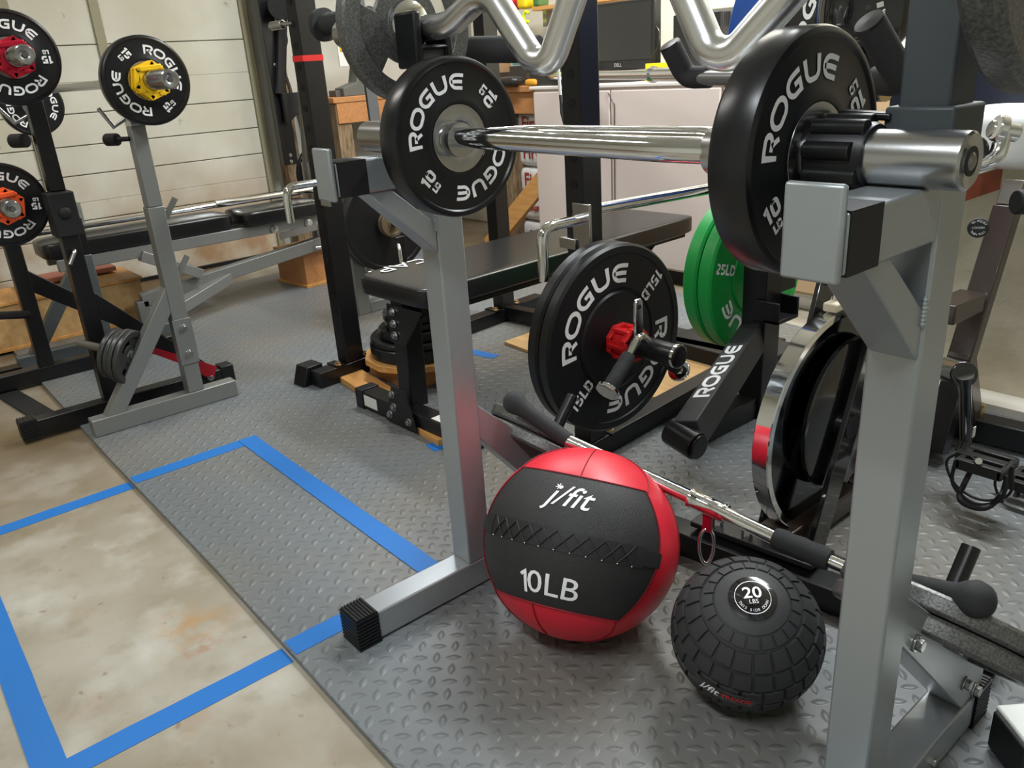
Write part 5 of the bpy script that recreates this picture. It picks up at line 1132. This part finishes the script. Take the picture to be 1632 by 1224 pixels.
# grinder with warning sign
t = thing('chop_saw', 'grey bench machine with white warning sign on the workbench', 'machine', (-4.3, 2.75, wz))
c = V3((-4.4200, 2.5310, 1.0005)); part('body', B().prism([(-.12, 0), (.08, 0), (.08, .18), (.0, .18), (-.03, .07), (-.12, .045)], (c.x, c.y, wz), (0, 1, 0), (0, 0, 1), .10), M('machine_grey', hexc(96, 98, 92), .5), t, bevel=.004)
part('fence', B().box(c.x - .02, c.x + .06, c.y - .15, c.y - .05, wz, wz + .035), M('machine_dark', (.1, .09, .08), .5), t, bevel=.003)
sg = V3((-4.3300, 2.5145, 1.0977)); part('sign', B().box(sg.x - .01, sg.x, sg.y - .1, sg.y + .16, sg.z - .055, sg.z + .055), paperm, t, bevel=.002, label='white warning sign')
part('sign_band', B().box(sg.x, sg.x + .0012, sg.y - .09, sg.y + .05, sg.z + .02, sg.z + .046), M('sign_yellow', hexc(196, 160, 30), .5), t)
b = B().prism([(-.08, .022), (-.058, .022), (-.069, .043)], (sg.x + .0014, sg.y, sg.z), (0, 1, 0), (0, 0, 1), .0004); fonttext(b, 'WARNING', .02, lambda x, y: V3((sg.x + .0016, sg.y + .0 + x, sg.z + .033 + y)))
part('lettering', b, scr, t)
# slotted strip and cord by the right rack upright
t = thing('hanging_cord', 'white cord with black loop hanging left of the black upright', 'cord', (-1.5563, 1.4729, 0.9653))
part('cord', B().cyl((-1.6028, 1.5058, 1.1097), (-1.5443, 1.4590, 0.9194), .004, 10), M('white_cord', (.7, .7, .68), .6), t)
part('loop', B().tube([(-1.5443, 1.4590, 0.9194), (-1.5318, 1.4491, 0.8790), (-1.5193, 1.4463, 0.8499), (-1.5200, 1.4542, 0.8639), (-1.5344, 1.4592, 0.9003)], .0035, 8), blackm, t)
# steel angle bracket frame behind the yoke bar
t = thing('shelf_bracket', 'grey steel frame with diagonal brace behind the curl bar', 'bracket', (-3.9, 3.1, wz))
c = V3((-4.0673, 3.1000, 1.1721)); c.z = wz; part('upright', B().box(c.x - .03, c.x + .03, 3.1, 3.13, wz, wz + .36), M('bracket_grey', hexc(130, 132, 128), .4, .5), t, bevel=.001)
part('diagonal', B().beam((c.x - .17, 3.09, wz + .04), (c.x, 3.09, wz + .22), .01, .035), steel, t)
part('upright', B().box(c.x - .20, c.x - .15, 3.1, 3.13, wz, wz + .36), MATS['bracket_grey'], t, bevel=.001)
# dark belt between rack and bench
t = thing('lifting_belt', 'wide dark grey belt hanging behind the grey iron plate', 'belt', (-2.6594, 1.5841, 0.8668))
part('band', B().beam(V3((-2.4734, 1.4845, 0.7498)) + (V3((-2.5872, 1.5459, 1.0724)) - V3((-2.4734, 1.4845, 0.7498))) * 4.2, (-2.4734, 1.4845, 0.7498), .04, .012, up=(1, 0, 0)), M('belt_grey', (.05, .052, .055), .6), t)
# ================================================================ UPPER RIGHT PLATES AND HOUSING
bumper((uc.x - .062, uc.y, uc.z), .2265, .085, 40, '45LB', blueb, 'blue bumper plate behind the near ten pound plate at the top', letter=False)
bumper((uc.x, uc.y, uc.z), .2265, .058, 150, '45LB', rubber, 'black bumper plate with ROGUE print beside the blue one at the top')
hc = V3((-0.8330, 1.5661, 1.0488))
t = thing('bike_console', 'glossy black rounded bike head with bolts at the top right', 'console', hc)
part('shell', B().puff(hc, (.17, .12, .15), .7, 48, Matrix.Rotation(radians(51), 3, 'Z')), saddle, t)
for q in ((-0.7531, 1.5318, 1.0001), (-0.7781, 1.5289, 1.0448)): part('bolt', B().ball(q, .004, 12), steel, t)
part('sticker', B().beam((-0.7741, 1.4968, 1.0538), (-0.7678, 1.5060, 1.0562), .002, .008), paperm, t)
part('support_tube', B().beam(hc - V3((0, 0, .05)), (-0.7644, 1.5600, 0.9037), .04, .05, up=(1, 0, 0)), blackp, t, bevel=.003)
part('brass_nut', B().cyl((-0.7316, 1.4662, 0.9076), (-0.7183, 1.4485, 0.9077), .010, 8), brass, t)
